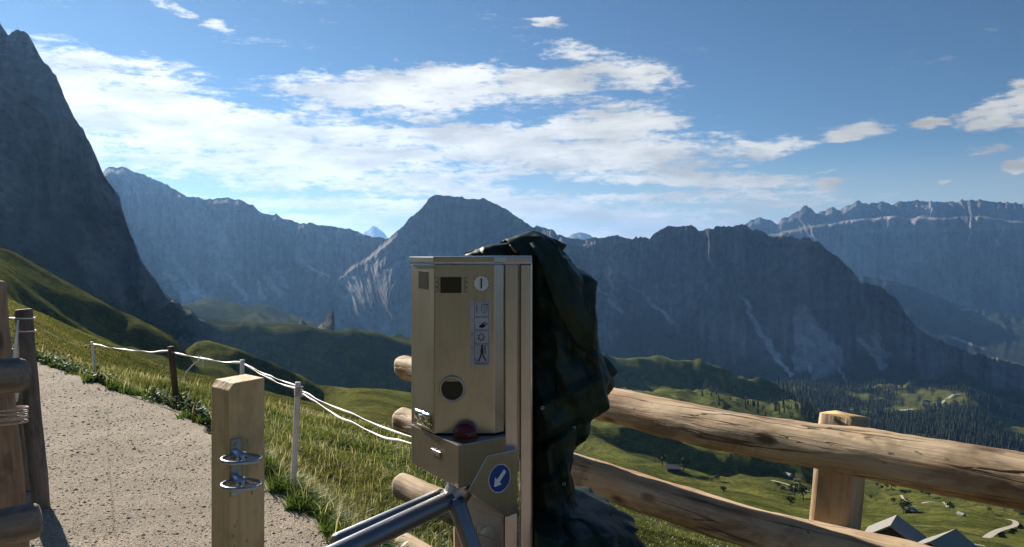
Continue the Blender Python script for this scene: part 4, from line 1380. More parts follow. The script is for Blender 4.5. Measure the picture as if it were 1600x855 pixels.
def build_trees():
    # forest
    N = 26000
    px = RNG.uniform(1195, 1640, N)
    Yv = np.sqrt(RNG.uniform(1050 ** 2, 4300 ** 2, N))
    x = (px - 800) / F * Yv
    z = G(x, Yv)
    py = HZ + (EYE - z) / Yv * F
    dens = in_forest(px, py, x, Yv)
    clump = 0.75 + 0.6 * vn(x / 45, Yv / 45, 0, 95)
    keep = RNG.uniform(0, 1, N) < np.clip(dens * clump, 0, 1) * np.where(Yv > 3000, 0.35, 1.0)
    # the tree dotted right flank of the near knoll
    N2 = 900
    px2 = RNG.uniform(960, 1270, N2)
    Y2 = RNG.uniform(900, 1420, N2)
    x2 = (px2 - 800) / F * Y2
    z2 = G(x2, Y2)
    py2 = HZ + (EYE - z2) / Y2 * F
    pr = sstep(1080, 1240, px2) * 0.85 * sstep(575, 590, py2) * (1 - sstep(640, 668, py2)) + 0.06 * (px2 < 1120) * (py2 < 590)
    k2 = RNG.uniform(0, 1, N2) < pr * (0.6 + 0.7 * vn(x2 / 60, Y2 / 60, 0, 96))
    X = np.concatenate([x[keep], x2[k2]])
    Yy = np.concatenate([Yv[keep], Y2[k2]])
    Z = np.concatenate([z[keep], z2[k2]])
    H = RNG.uniform(0.62, 1.15, len(X))
    H[-k2.sum():] *= 0.55
    order = np.argsort(Yy / H)
    X, Yy, Z, H = X[order], Yy[order], Z[order], H[order]
    near = 230
    for i in range(min(near, len(X))):
        s = float(H[i])
        place(CON_ME[i % 4], 'conifer_tree', (X[i], Yy[i], Z[i]), (s * RNG.uniform(0.85, 1.2), s * RNG.uniform(0.85, 1.2), s), RNG.uniform(0, 6.28),
              'dark conifer at the near edge of the valley forest right of the grassy knoll', 'tree', 'conifers along the near forest edge')
    Vs, Ts, Ms, off = [], [], [], 0
    for c in range(4):
        idx = np.arange(near, len(X))[c::4]
        V, T, MI = CON[c]
        n = len(idx)
        an = RNG.uniform(0, 6.28, n)
        ca, sa = np.cos(an)[:, None], np.sin(an)[:, None]
        w = (H[idx] * RNG.uniform(0.9, 1.25, n))[:, None]
        vx = (V[None, :, 0] * ca - V[None, :, 1] * sa) * w + X[idx][:, None]
        vy = (V[None, :, 0] * sa + V[None, :, 1] * ca) * w + Yy[idx][:, None]
        vz = V[None, :, 2] * H[idx][:, None] + Z[idx][:, None]
        Vs.append(np.stack([vx, vy, vz], -1).reshape(-1, 3))
        Ts.append((T[None] + (np.arange(n) * len(V))[:, None, None] + off).reshape(-1, 3))
        Ms.append(np.tile(MI, n))
        off += n * len(V)
    me = tri_mesh('forest', np.concatenate(Vs), np.concatenate(Ts), np.concatenate(Ms), (M['needle'], M['bark']))
    tag(link('forest', me), 'dense dark conifer forest around the far clearing', 'forest', kind='stuff')
    # trees and bushes dotted over the meadow: pixel, height in metres
    lone = [(1412, 803, 6.5, 'round tree at the left end of the lone dark hut'), (1068, 737, 8, 'dark bushy tree at the right end of the grey roofed hut between the rails'),
            (1242, 777, 7, 'left of two round trees just left of the sawn fence post'), (1255, 783, 7, 'right of two round trees just left of the sawn fence post'),
            (1035, 727, 6, 'small thin tree left of the grey roofed hut between the rails'), (1397, 788, 4, 'lone small bush on the meadow above the lone dark hut'),
            (1484, 799, 4, 'small bush beside the thin white road above the two near huts'), (1570, 799, 6, 'dark round tree on the open meadow near the right edge'),
            (1393, 766, 8, 'wide dark tree in the scrub row beneath the upper rail'), (1488, 763, 9, 'dark tree between the two pale barns beneath the upper rail'),
            (1425, 757, 9, 'dark tree just under the rail, left of the long barn'), (1557, 776, 8, 'bushy tree right of the low whitish barn'),
            (1060, 645, 9, 'small tree on the meadow strip below the knoll'), (1452, 778, 5, 'small bush beside the faint upper road')]
    for i, (a, b, h, lab) in enumerate(lone):
        q_ = hit(a, b)
        s = h / 6.0
        place(BUSH_ME[i % 3], 'broadleaf_tree', q_, (s * 1.1, s * 1.1, s), i * 1.3, lab, 'tree', None)
    sh = [(1370, 760), (1378, 764), (1385, 763), (1408, 770), (1440, 772), (1470, 774), (1478, 776), (1500, 777), (1215, 762), (1222, 768),
          (1235, 790), (1110, 745), (1120, 750), (1130, 770), (1330 + 30, 780), (1545, 800), (1590, 790), (1582, 786), (1535, 785)]
    for i, (a, b) in enumerate(sh):
        q_ = hit(a, b)
        s = RNG.uniform(0.3, 0.6)
        place(BUSH_ME[i % 3], 'shrub', q_, (s * 1.4, s * 1.4, s), i * 2.1, 'low dark green shrub on the open valley meadow', 'shrub', 'shrubs dotted over the valley meadow')


build_trees()


# ------------------------------------------------------------------ grass beside the path
def build_grass():
    def sample(N, u0, u1, y0, y1):
        Y = np.exp(RNG.uniform(math.log(y0), math.log(y1), N))
        u = RNG.uniform(u0, u1, N)
        return u * Y, Y
    parts = [sample(380000, -0.70, 0.0, 3.6, 62), sample(60000, 0.0, 0.50, 4.2, 62), sample(45000, -0.62, -0.05, 3.8, 13)]
    x = np.concatenate([p_[0] for p_ in parts])
    y = np.concatenate([p_[1] for p_ in parts])
    q, t = qt(x, y)
    qr, ql = edges(t)
    dr = q - qr + 0.10 * vn(x * 3, y * 3, 0, 71) + 0.07 * vn(x * 9, y * 9, 0, 74)
    dl = ql - q + 0.05 * vn(x * 3, y * 3, 0, 72)
    vergefill = np.concatenate([np.zeros(440000), np.ones(45000)])
    ok = ((dr > 0) | (dl > 0)) & ((vergefill < 0.5) | (dr < 1.2))
    x, y, q, t, dr, dl, u = x[ok], y[ok], q[ok], t[ok], dr[ok], dl[ok], (x / y)[ok]
    n = len(x)
    verge = np.exp(-np.maximum(dr, 0) / 0.35)
    clump = vn(x * 1.1, y * 1.1, 0, 73)
    right = sstep(0.0, 0.1, u)
    h = (0.062 + 0.035 * clump) * RNG.uniform(0.6, 1.5, n)
    h = h * (1 - 0.35 * right) + verge * 0.07 * RNG.uniform(0.4, 1.5, n) * (1 + 0.8 * clump)
    lod = np.clip(y / 6.5, 0.8, 5)
    h = h * (0.85 + 0.1 * lod)
    w = 0.0028 * lod * RNG.uniform(0.7, 1.4, n) * (1 + 0.9 * verge)
    # seed stalks: tall thin pale stems
    stalk = (RNG.uniform(0, 1, n) < 0.022) & (right < 0.5) & (y < 28)
    h = np.where(stalk, h * 1.5 + 0.07, h)
    w = np.where(stalk, w * 0.55, w)
    an = RNG.uniform(0, 2 * math.pi, n)
    la = np.where(RNG.uniform(0, 1, n) < 0.5, math.atan2(-0.3, 0.9) + RNG.normal(0, 0.8, n), RNG.uniform(0, 2 * math.pi, n))
    lean = RNG.uniform(0.15, 0.95, n) * np.where(stalk, 0.6, 1.0)
    dx, dy = np.cos(la), np.sin(la)
    sx, sy = np.cos(an) * w, np.sin(an) * w
    z = G(x, y) - 0.01
    V = np.empty((n, 5, 3))
    V[:, 0] = np.stack([x - sx, y - sy, z], -1)
    V[:, 1] = np.stack([x + sx, y + sy, z], -1)
    mx, my, mz = x + dx * h * lean * 0.35, y + dy * h * lean * 0.35, z + h * 0.6
    V[:, 2] = np.stack([mx + sx * 0.8, my + sy * 0.8, mz], -1)
    V[:, 3] = np.stack([mx - sx * 0.8, my - sy * 0.8, mz], -1)
    V[:, 4] = np.stack([x + dx * h * lean * 1.05, y + dy * h * lean * 1.05, z + h * (1.0 - 0.25 * lean)], -1)
    b = np.arange(n)[:, None] * 5
    quads = b + np.array([[0, 1, 2, 3]])
    tris = b + np.array([[3, 2, 4]])
    green = np.stack([0.078 + 0 * x, 0.102 + 0 * x, 0.026 + 0 * x], -1)
    lush = np.array([0.055, 0.095, 0.022])
    dry = np.array([0.19, 0.155, 0.070])
    pale = np.array([0.34, 0.30, 0.20])
    kd = np.clip(0.20 + 0.40 * vn(x * 0.5, y * 0.5, 0, 75) + RNG.normal(0, 0.22, n) + 0.18 * sstep(8, 30, y) - 0.65 * verge - 0.10 * right, 0, 1)
    c = green * (1 - kd[:, None]) + dry * kd[:, None]
    c = c * (1 - 0.7 * verge[:, None]) + lush * 0.7 * verge[:, None]
    c = np.where(stalk[:, None], pale[None], c)
    c = c * RNG.uniform(0.85, 1.6, n)[:, None]
    C = np.repeat(c[:, None, :], 5, 1)
    me = np_mesh('grass', V.reshape(-1, 3), quads, tris, {'col': C.reshape(-1, 3)})
    tag(link('grass', me, M['grass'], smooth=True), 'tall mountain grass with pale seed stalks beside the path', 'grass', kind='stuff')
    # broad leaved weeds along the edge of the path
    nl = 16000
    tt = RNG.uniform(3.2, 15, nl * 2)
    dd = np.abs(RNG.normal(0.12, 0.16, nl * 2))
    qv = np.interp(tt, *TQR) + dd
    x, y = 0.8 * qv - 0.6 * tt, 0.6 * qv + 0.8 * tt
    ok = (vn(x * 1.6, y * 1.6, 0, 81) > -0.25)
    x, y = x[ok][:nl], y[ok][:nl]
    nl = len(x)
    z = G(x, y) + np.abs(RNG.normal(0, 0.075, nl))
    an, til = RNG.uniform(0, 6.28, nl), RNG.uniform(-0.6, 0.9, nl)
    L, W_ = RNG.uniform(0.02, 0.06, nl), RNG.uniform(0.008, 0.018, nl)
    fx, fy = np.cos(an), np.sin(an)
    V = np.empty((nl, 4, 3))
    V[:, 0] = np.stack([x, y, z], -1)
    V[:, 1] = np.stack([x + fx * L * 0.5 - fy * W_, y + fy * L * 0.5 + fx * W_, z + til * L * 0.6], -1)
    V[:, 2] = np.stack([x + fx * L, y + fy * L, z + til * L], -1)
    V[:, 3] = np.stack([x + fx * L * 0.5 + fy * W_, y + fy * L * 0.5 - fx * W_, z + til * L * 0.55], -1)
    c = np.array([0.038, 0.078, 0.020]) * RNG.uniform(0.6, 1.5, nl)[:, None]
    me = np_mesh('weeds', V.reshape(-1, 3), np.arange(nl * 4).reshape(-1, 4), None, {'col': np.repeat(c[:, None], 4, 1).reshape(-1, 3)})
    tag(link('ground_cover', me, M['grass']), 'leafy green weeds along the edge of the gravel path', 'weeds', kind='stuff')


build_grass()


# ------------------------------------------------------------------ logs
def log_mesh(L, r0, r1, seed, bend=0.0, n=28, round_end=0.35, lump=0.06, bendz=0.0):
    """A log along local X from 0 to L."""
    k = max(24, int(L / 0.035))
    xs = np.linspace(0, L, k)
    e = min(r0, r1) * round_end
    xs = np.concatenate([[0, 0, e * 0.25, e * 0.6], xs[(xs > e) & (xs < L - e)], [L - e * 0.6, L - e * 0.25, L, L]])
    rs = r0 + (r1 - r0) * xs / L
    sc = np.ones(len(xs))
    sc[0], sc[1], sc[2], sc[3] = 0.0, 0.80, 0.92, 0.985
    sc[-1], sc[-2], sc[-3], sc[-4] = 0.0, 0.80, 0.92, 0.985
    a = np.linspace(0, 2 * math.pi, n, endpoint=False)[None, :]
    X = xs[:, None] + 0 * a
    ca, sa = np.cos(a), np.sin(a)
    rr = (rs * sc)[:, None] * (1 + lump * vn(X * 2.2, ca * 0.9, sa * 0.9 + seed, seed) + lump * 0.7 * vn(X * 7, ca * 2, sa * 2, seed + 1) + lump * 0.35 * vn(X * 22, ca * 5, sa * 5, seed + 2))
    bx = bend * np.sin(math.pi * xs / L)[:, None] + 0.010 * fbm(xs[:, None] * 1.1, seed, 0, 3, seed + 3)
    bz = bendz * np.sin(math.pi * xs / L)[:, None] + 0.010 * fbm(xs[:, None] * 1.2, seed + 9, 0, 3, seed + 4)
    V = np.stack([X, rr * ca + bx, rr * sa + bz], -1).reshape(-1, 3)
    return np_mesh('log', V, grid_quads(len(xs), n, True))


def put_log(name, parent, p0, p1, r0, r1, seed, mat, bend=0.0, bendz=0.0, lump=0.06, vertical=False, roll=0.0, round_end=0.35):
    p0, p1 = Vector(p0), Vector(p1)
    d = p1 - p0
    me = log_mesh(d.length, r0, r1, seed, bend, bendz=bendz, lump=lump, round_end=round_end)
    if vertical:
        me.transform(Matrix.Rotation(R(-90), 4, 'Y'))       # X -> Z
        q = Vector((0, 0, 1)).rotation_difference(d)
    else:
        q = d.to_track_quat('X', 'Z')
    q = q @ Quaternion((1, 0, 0) if not vertical else (0, 0, 1), roll)
    o = bpy.data.objects.new(name, me)
    COL.objects.link(o)
    me.materials.append(mat)
    me.polygons.foreach_set('use_smooth', np.ones(len(me.polygons), bool))
    o.rotation_mode = 'QUATERNION'
    o.rotation_quaternion = q
    if parent is not None:
        o.parent = parent
        o.location = p0 - parent.location
    else:
        o.location = p0
    return o


def sawn_post(name, parent, base, top, w, rz, seed, mat, top_mat):
    """A square sawn post with slightly worn edges, its grain along local Z."""
    base, top = Vector(base), Vector(top)
    d = top - base
    L = d.length
    k = 26
    zs = np.linspace(0, L, k)
    ring = []
    m_ = 6
    for s in range(4):
        for j in range(m_):
            f = j / m_ * 2 - 1
            ring.append({0: (f, -1), 1: (1, f), 2: (-f, 1), 3: (-1, -f)}[s])
    ring = np.array(ring) * w / 2
    ang = np.hypot(ring[:, 0], ring[:, 1]) / (w / 2)
    ring = ring * np.where(ang > 1.35, 0.965, 1.0)[:, None]
    V = []
    for i, z in enumerate(zs):
        wob = 0.0025 * vn(ring[:, 0] * 30 + seed, ring[:, 1] * 30, z * 4, seed)
        sc = 1.0 if i < k - 1 else 0.975
        V.append(np.stack([ring[:, 0] * sc + wob, ring[:, 1] * sc + wob, np.full(len(ring), z)], -1))
    V = np.concatenate(V)
    n = len(ring)
    V = np.concatenate([V, [[0, 0, L + 0.002]]])
    q = grid_quads(k, n, True)
    t = np.stack([np.full(n, k * n), (k - 1) * n + np.arange(n), (k - 1) * n + (np.arange(n) + 1) % n], -1)
    me = np_mesh('post', V, q, t)
    me.materials.append(mat)
    me.materials.append(top_mat)
    me.polygons.foreach_set('material_index', np.concatenate([np.zeros(len(q), np.int32), np.ones(len(t), np.int32)]))
    o = bpy.data.objects.new(name, me)
    COL.objects.link(o)
    o.rotation_mode = 'QUATERNION'
    o.rotation_quaternion = Vector((0, 0, 1)).rotation_difference(d) @ Quaternion((0, 0, 1), rz)
    o.parent = parent
    o.location = base - parent.location
    return o


RA = Vector((-0.62, 0.785, 0)).normalized()       # direction of the right hand fence, away from the camera


def rail_pt(t, z):
    return Vector((0.43, 3.6, z)) + RA * t


def build_fence():
    f = thing('log_fence', ground_at(0.43, 3.6), 'peeled log rail fence on sawn posts running behind the ticket machine', 'fence')
    put_log('rail', f, rail_pt(1.79, EYE - 0.695), rail_pt(-3.4, EYE - 0.585), 0.075, 0.079, 3, M['log'], bend=-0.10, lump=0.085)
    put_log('rail', f, rail_pt(1.83, EYE - 1.03), rail_pt(-3.4, EYE - 0.995), 0.076, 0.084, 14, M['log'], bend=0.01, lump=0.06)
    put_log('rail', f, rail_pt(1.80, EYE - 1.455), rail_pt(-3.4, EYE - 1.42), 0.082, 0.08, 25, M['log'], lump=0.07, roll=2.0)
    put_log('rail', f, rail_pt(1.78, EYE - 1.80), rail_pt(-3.4, EYE - 1.78), 0.075, 0.075, 36, M['log'], roll=1.0)
    away = Vector((0.785, 0.62, 0)) * 0.155
    rz = math.atan2(RA.y, RA.x)
    for t, zt, lean in ((1.30, EYE - 0.06, 0), (0.62, EYE - 0.49, 0), (-1.06, EYE - 0.555, 1)):
        p_ = rail_pt(t, 0) + away
        g = ground_at(p_.x, p_.y, -0.3)
        b_ = Vector((p_.x, p_.y, g.z))
        tp = Vector((p_.x, p_.y, zt))
        if lean:
            tp = P3(1321, 649, p_.y)
            b_ = P3(1300, 860, p_.y)
            b_ = tp + (b_ - tp) * ((tp.z - g.z) / (tp.z - b_.z))
        sawn_post('post', f, b_, tp, 0.135, rz + R(6), int(t * 10) + 20, M['post_saw'], M['post_top'])


build_fence()


def build_left_fence():
    g = ground_at(-1.98, 3.05)
    f = thing('log_fence', g, 'round log post at the left edge with two grey rail ends sticking out', 'fence')
    b_ = P3(12, 880, 3.1)
    tp = P3(-22, 440, 3.1)
    b_ = tp + (b_ - tp) * ((tp.z - (g.z - 0.2)) / (tp.z - b_.z))
    put_log('post', f, b_, tp, 0.086, 0.070, 51, M['post_round'], vertical=True)
    put_log('rail', f, P3(42, 585, 2.86), P3(42, 585, 2.86) + Vector((-1.8, -0.45, -0.06)), 0.060, 0.066, 62, M['log_grey'], round_end=0.6)
    put_log('rail', f, P3(62, 808, 2.84), P3(62, 808, 2.84) + Vector((-1.4, -0.62, -0.22)), 0.062, 0.066, 73, M['log_grey'], round_end=0.6)
    bm = bmesh.new()
    for k in range(5):
        c = P3(2, 640 + k * 5, 3.1)
        ring_bm(c, (0.05 * (k % 3 - 1), 0.08, 1), 0.088, 0.0042, 28, 6, bm)
    r_ = bm_mesh(bm, 'rope')
    link('rope', r_, M['rope'], f, smooth=True)


build_left_fence()


def stake(name, base, top, r, mat, label, cat, group=None, notch=False, seed=1):
    base, top = Vector(base), Vector(top)
    t = thing(name, base, label, cat, group)
    put_log('shaft', t, base - (top - base).normalized() * 0.15, top, r * 1.06, r, seed, mat, vertical=True, lump=0.05 if notch else 0.03, round_end=0.12)
    return t


def build_stakes():
    b_ = P3(66, 800, 5.0)
    b_ = ground_at(b_.x, b_.y)
    t = stake('fence_stake', b_, P3(38, 483, 5.0), 0.049, M['stake_grey'], 'tall weathered grey stake with a notched top at the left edge of the path', 'stake', notch=True, seed=81)
    bm = bmesh.new()
    for yy in (497, 517):
        c = P3(38 + (yy - 483) * 0.09, yy, 5.0)
        ring_bm(c, (0.02, 0.02, 1), 0.053, 0.0045, 24, 6, bm)
    link('tape_loop', bm_mesh(bm, 'tape_loop'), M['tape'], t, smooth=True)
    b2 = P3(40, 775, 5.35)
    b2 = ground_at(b2.x, b2.y)
    stake('fence_stake', b2, P3(21, 545, 5.35), 0.036, M['stake_grey'], 'shorter grey stake between the round log post and the tall weathered stake', 'stake', seed=82)
    h1 = ground_at((149 - 800) / F * 10.2, 10.2)
    stake('fence_stake', h1, P3(143, 534, h1.y), 0.016, M['plastic_white'], 'thin white plastic stake furthest along the path, left of the brown stake', 'stake', seed=83)
    h2 = ground_at((277 - 800) / F * 8.5, 8.5)
    stake('fence_stake', h2, P3(268, 541, h2.y), 0.032, M['stake_brown'], 'dark brown wooden stake holding the white tape', 'stake', seed=84)
    x3 = P3(381, 600, 7.0)
    b3 = ground_at(x3.x, x3.y)
    stake('fence_stake', b3, P3(380, 562, 7.0), 0.019, M['plastic_white'], 'white plastic stake mostly hidden behind the square wooden post', 'stake', seed=85)
    h4 = ground_at((459 - 800) / F * 5.3, 5.3)
    t4 = stake('fence_stake', h4, P3(468, 597, h4.y), 0.0185, M['plastic_white'], 'full length white plastic stake right of the square wooden post at the path edge', 'stake', seed=86)
    bm = bmesh.new()
    for k in range(4):
        ring_bm(P3(467, 606 + k * 4, h4.y), (0.1 * (k - 1.5), 0.05, 1), 0.026, 0.006, 20, 6, bm)
    link('tape_knot', bm_mesh(bm, 'tape_knot'), M['rope'], t4, smooth=True)

    def strand(a, b, sag, n=24, seed=0, rad=0.010):
        pts = []
        for i in range(n + 1):
            s = i / n
            p_ = Vector(a).lerp(Vector(b), s)
            p_.z -= sag * 4 * s * (1 - s) + 0.006 * float(vn(np.array([s * 9 + seed]), np.array([seed * 1.7]))[0])
            pts.append(p_)
        return pts
    A0, A1 = P3(-60, 480, 5.6), P3(38, 497, 5.0)
    A2 = P3(143, 537, h1.y)
    A3 = P3(268, 549, h2.y - 0.03)
    A4 = P3(381, 568, 6.98)
    A5 = P3(467, 609, h4.y)
    bm = bmesh.new()
    A7 = P3(-18, 470, 3.1)
    for a, b, sg, sd_, r_ in ((A0, P3(44, 499, 4.97), 0.02, 1, 0.009), (P3(46, 500, 5.0), A2, 0.07, 2, 0.0019), (A2, A3, 0.035, 3, 0.010), (A3, A4, 0.02, 4, 0.010), (A4, A5, 0.022, 5, 0.0085), (A4, A5 + Vector((0, 0, 0.02)), 0.008, 8, 0.006)):
        tube(strand(a, b, sg, seed=sd_), r_, 6, True, bm, flat=0.35, twist=0.35)
    E = P3(660, 700, 3.35)
    tube(strand(A5, E, 0.045, 30, 6), 0.0062, 6, True, bm, flat=0.5, twist=0.3)
    tube(strand(A5, E + Vector((0, 0, 0.03)), 0.015, 30, 7), 0.0055, 6, True, bm, flat=0.5, twist=0.3)
    # loose ends hanging near the brown stake and down the grey stake
    L0 = A3.lerp(A4, 0.42)
    tube([L0, L0 + Vector((0.0, 0, -0.05)), L0 + Vector((-0.06, 0, -0.09)), L0 + Vector((-0.12, 0, -0.16)), L0 + Vector((-0.16, 0, -0.25))], 0.009, 6, True, bm, flat=0.4)
    tube([L0 + Vector((0.02, 0, 0)), L0 + Vector((0.05, 0, -0.06)), L0 + Vector((0.04, 0, -0.13))], 0.008, 6, True, bm, flat=0.4)
    S0 = P3(28, 500, 4.94)
    tube([S0, S0 + Vector((-0.004, -0.01, -0.12)), S0 + Vector((-0.012, -0.01, -0.22)), S0 + Vector((-0.03, -0.01, -0.30)), S0 + Vector((0.005, -0.01, -0.42)), S0 + Vector((-0.01, -0.01, -0.5))], 0.014, 6, True, bm, flat=0.35, twist=0.3)
    me = bm_mesh(bm, 'fence_tape')
    tag(link('fence_tape', me, M['tape'], loc=tuple(A5), smooth=True), 'sagging white tape strung between the stakes along the path and on to the ticket machine', 'tape')


build_stakes()


# ------------------------------------------------------------------ square post with the two rings
def build_square_post():
    C = Vector((-0.651, 1.85, 0))
    dr_, dl_ = Vector((0.69, 0.72, 0)).normalized(), Vector((-0.72, 0.69, 0)).normalized()
    nr = Vector((0.72, -0.69, 0)).normalized()
    w, h, ch = 0.0895, 1.303, 0.017
    t = thing('square_post', (C.x, C.y, 0), 'square planed timber post with two metal rings bracketed to its front', 'post')
    bm = bmesh.new()
    # profile across the top: chamfer along the edge over the left face
    pr = [(0, -0.3), (w, -0.3), (w, h + 0.004), (ch * 0.7, h), (0, h - ch)]
    a = [bm.verts.new(C + dr_ * x + Vector((0, 0, z))) for x, z in pr]
    b = [bm.verts.new(C + dr_ * x + dl_ * w + Vector((0, 0, z))) for x, z in pr]
    bm.faces.new(a)
    bm.faces.new(b[::-1])
    n = len(pr)
    for i in range(n):
        bm.faces.new((a[i], b[i], b[(i + 1) % n], a[(i + 1) % n]))
    link('shaft', bm_mesh(bm, 'shaft', 0.0022, 2), M['square_post'], t)
    zc = EYE - (728 - HZ) / F * 1.87
    bm = bmesh.new()
    c0 = C + dr_ * 0.0145 + nr * 0.0025
    rot = Matrix((dr_, nr, Vector((0, 0, 1)))).transposed()
    box(c0 + Vector((0, 0, zc)), (0.025, 0.005, 0.132), rot, bm)
    br = link('bracket', bm_mesh(bm, 'bracket', 0.001, 1), M['zinc'], t)
    bm = bmesh.new()
    for dz in (0.054, -0.052):
        disc_bm(c0 + nr * 0.0055 + Vector((0, 0, zc + dz)), nr, 0.0055, 0.004, 14, bm)
    link('screw', bm_mesh(bm, 'screw'), M['hub'], br)
    for py in (717, 757):
        c = P3(377, py, 1.815)
        bm = bmesh.new()
        ring_bm(c, (0.03, 0.02, 1), 0.0415, 0.0043, 48, 10, bm)
        # two short arms welded between the plate and the ring
        for s in (-0.4, 0.5):
            e = c + nr * 0.012 + dr_ * 0.022 * s
            tube([c0 + Vector((0, 0, c.z + 0.012)), c0 + nr * 0.014 + Vector((0, 0, c.z + 0.006)), e + Vector((0, 0, -0.001)), c + (e - c).normalized() * 0.040 + nr * 0.0], 0.0048, 8, True, bm, flat=0.6)
        box((c + c0 + Vector((0, 0, c.z))) * 0.5 + Vector((0, 0, 0.002)), (0.013, (c.xy - c0.xy).length * 1.0, 0.022), rot, bm)
        link('ring', bm_mesh(bm, 'ring'), M['zinc'], t, smooth=True)


build_square_post()


# ------------------------------------------------------------------ ticket machine with turnstile
def text_mesh(s, size, origin, xdir, up, nrm, mat, parent, name='numeral', depth=0.0004):
    cu = bpy.data.curves.new(name, 'FONT')
    cu.body = s
    cu.size = size
    cu.extrude = depth
    o = bpy.data.objects.new(name, cu)
    COL.objects.link(o)
    dg = bpy.context.evaluated_depsgraph_get()
    me = bpy.data.meshes.new_from_object(o.evaluated_get(dg))
    COL.objects.unlink(o)
    bpy.data.objects.remove(o)
    m_ = Matrix((Vector(xdir), Vector(up), Vector(nrm))).transposed().to_4x4()
    me.transform(Matrix.Translation(origin) @ m_)
    me.materials.clear()
    return link(name, me, mat, parent)


def build_machine():
    t = thing('ticket_machine', (-0.1, 2.42, 0), 'brushed steel ticket machine with tripod turnstile arms in front of the log fence', 'ticket machine')
    Y0 = 2.27
    A, B, C, D = (-0.302, 2.41), (-0.2195, Y0), (-0.049, Y0), (-0.0235, 2.293)
    ZT, ZB = 1.5725, 1.0925
    N0 = Vector((0, -1, 0))
    X0, U0 = Vector((1, 0, 0)), Vector((0, 0, 1))

    def fp(px, py, off=0.0):      # a point on the front panel
        return P3(px, py, Y0 - off)

    def lk(name, bm, mat, par=t, bev=0.0, seg=2, smooth=False):
        return link(name, bm_mesh(bm, name, bev, seg), mat, par, smooth=smooth)
    # column, frame and pedestal
    lk('column', prism([(0.0245, 2.303), (0.0555, 2.306), (0.0555, 2.60), (0.0245, 2.60)], 0.0, 1.571), M['steel'], bev=0.0025)
    bm = prism([(-0.0195, 2.300), (0.0155, 2.303), (0.0155, 2.34), (-0.0195, 2.34)], 0.868, 1.5715)
    prism([(-0.285, 2.44), (-0.03, 2.345), (0.024, 2.345), (0.024, 2.598), (-0.285, 2.598)], 1.0, 1.570, bm)
    lk('housing', bm, M['steel'], bev=0.0018)
    bm = prism([(-0.131, 2.262), (-0.0225, 2.312), (-0.0225, 2.59), (-0.150, 2.59)], 0.0, 1.0)
    prism([(-0.0205, 2.296), (0.0155, 2.304), (0.0155, 2.59), (-0.0205, 2.59)], 0.0, 0.858, bm)
    ped = lk('pedestal', bm, M['steel'], bev=0.0018)
    fd = (Vector((-0.0225, 2.312, 0)) - Vector((-0.131, 2.262, 0))).normalized()
    fn = Vector((fd.y, -fd.x, 0))

    def pd(w, z, off=0.0):
        return Vector((-0.131, 2.262, z)) + fd * w + fn * off
    bm = plate([pd(0.010, 0.885, 0.003), pd(0.112, 0.845, 0.003), pd(0.112, 0.795, 0.003), pd(0.010, 0.835, 0.003)][::-1], fn, 0.002)
    plate([pd(0.010, 0.820, 0.003), pd(0.112, 0.775, 0.003), pd(0.112, 0.10, 0.003), pd(0.010, 0.10, 0.003)][::-1], fn, 0.002, bm)
    lk('panel', bm, M['steel'], ped, 0.0006, 1)
    lc = P3(757, 828, 2.285)
    wl = (lc - Vector((-0.131, 2.262, 0))).dot(fd)
    bm = plate([pd(wl - 0.024, lc.z + 0.022, 0.006), pd(wl + 0.024, lc.z + 0.006, 0.006), pd(wl + 0.024, lc.z - 0.022, 0.006), pd(wl - 0.024, lc.z - 0.006, 0.006)][::-1], fn, 0.003)
    lp = lk('lock_plate', bm, M['zinc'], t, 0.0008, 1)
    bm = disc_bm(pd(wl - 0.004, lc.z + 0.001, 0.0105), fn, 0.0105, 0.0045, 20)
    lk('lock', bm, M['hub'], lp, 0.001, 1)
    # lid
    lid = prism([(-0.308, 2.408), (-0.2212, 2.262), (-0.0475, 2.262), (-0.0205, 2.286), (0.0575, 2.295), (0.0575, 2.61), (-0.308, 2.61)], 1.5765, 1.5945)
    lk('lid', lid, M['steel'], bev=0.0025)
    # door with its round opening
    door = lk('door', prism([A, B, C, D, (-0.0235, 2.335), (-0.285, 2.430)], ZB + 0.002, ZT), M['steel'], bev=0.0022)
    n_l = Vector((-(2.41 - Y0), -(0.302 - 0.2195), 0)).normalized()
    d_l = Vector((A[0] - B[0], A[1] - B[1], 0)).normalized()      # from the corner back to the left edge

    def lf(w, z, off=0.0):        # a point on the left facet
        return Vector((B[0], B[1], z)) + d_l * w + n_l * off
    # dark window on the left facet
    z0, z1 = EYE - (451 - HZ) / F * 2.34, EYE - (424 - HZ) / F * 2.34
    bm = plate([lf(0.042, z0, 0.0008), lf(0.108, z0, 0.0008), lf(0.108, z1, 0.0008), lf(0.042, z1, 0.0008)], n_l, 0.0006)
    lk('sensor_window', bm, M['black'], door)
    # display
    bm = plate([fp(688, 433, 0.002), fp(721, 433, 0.002), fp(721, 458, 0.002), fp(688, 458, 0.002)], N0, 0.0015)
    lk('display', bm, M['screen'], door, 0.0004, 1)
    bm = bmesh.new()
    for x_, flip in ((681, 1), (727, -1)):
        for k, yy in enumerate((437, 445, 453)):
            c = fp(x_ + 1.5, yy, 0.0016)
            ring_bm(c, N0, 0.0062, 0.0011, 18, 5, bm, a0=-2.4 if flip > 0 else 0.7, a1=1.9 if flip > 0 else 5.0)
    lk('control_mark', bm, M['ink_grey'], door)
    # coin disc
    cc = fp(752, 443, 0.002)
    coin = lk('coin_disc', disc_bm(cc, N0, 0.0205, 0.0015, 40), M['white_paint'])
    lk('coin_slot', plate([cc + X0 * sx_ * 0.002 + U0 * sz_ * 0.0145 + N0 * 0.0012 for sx_, sz_ in ((-1, -1), (1, -1), (1, 1), (-1, 1))], N0, 0.0008), M['ink'], coin)
    bm = bmesh.new()
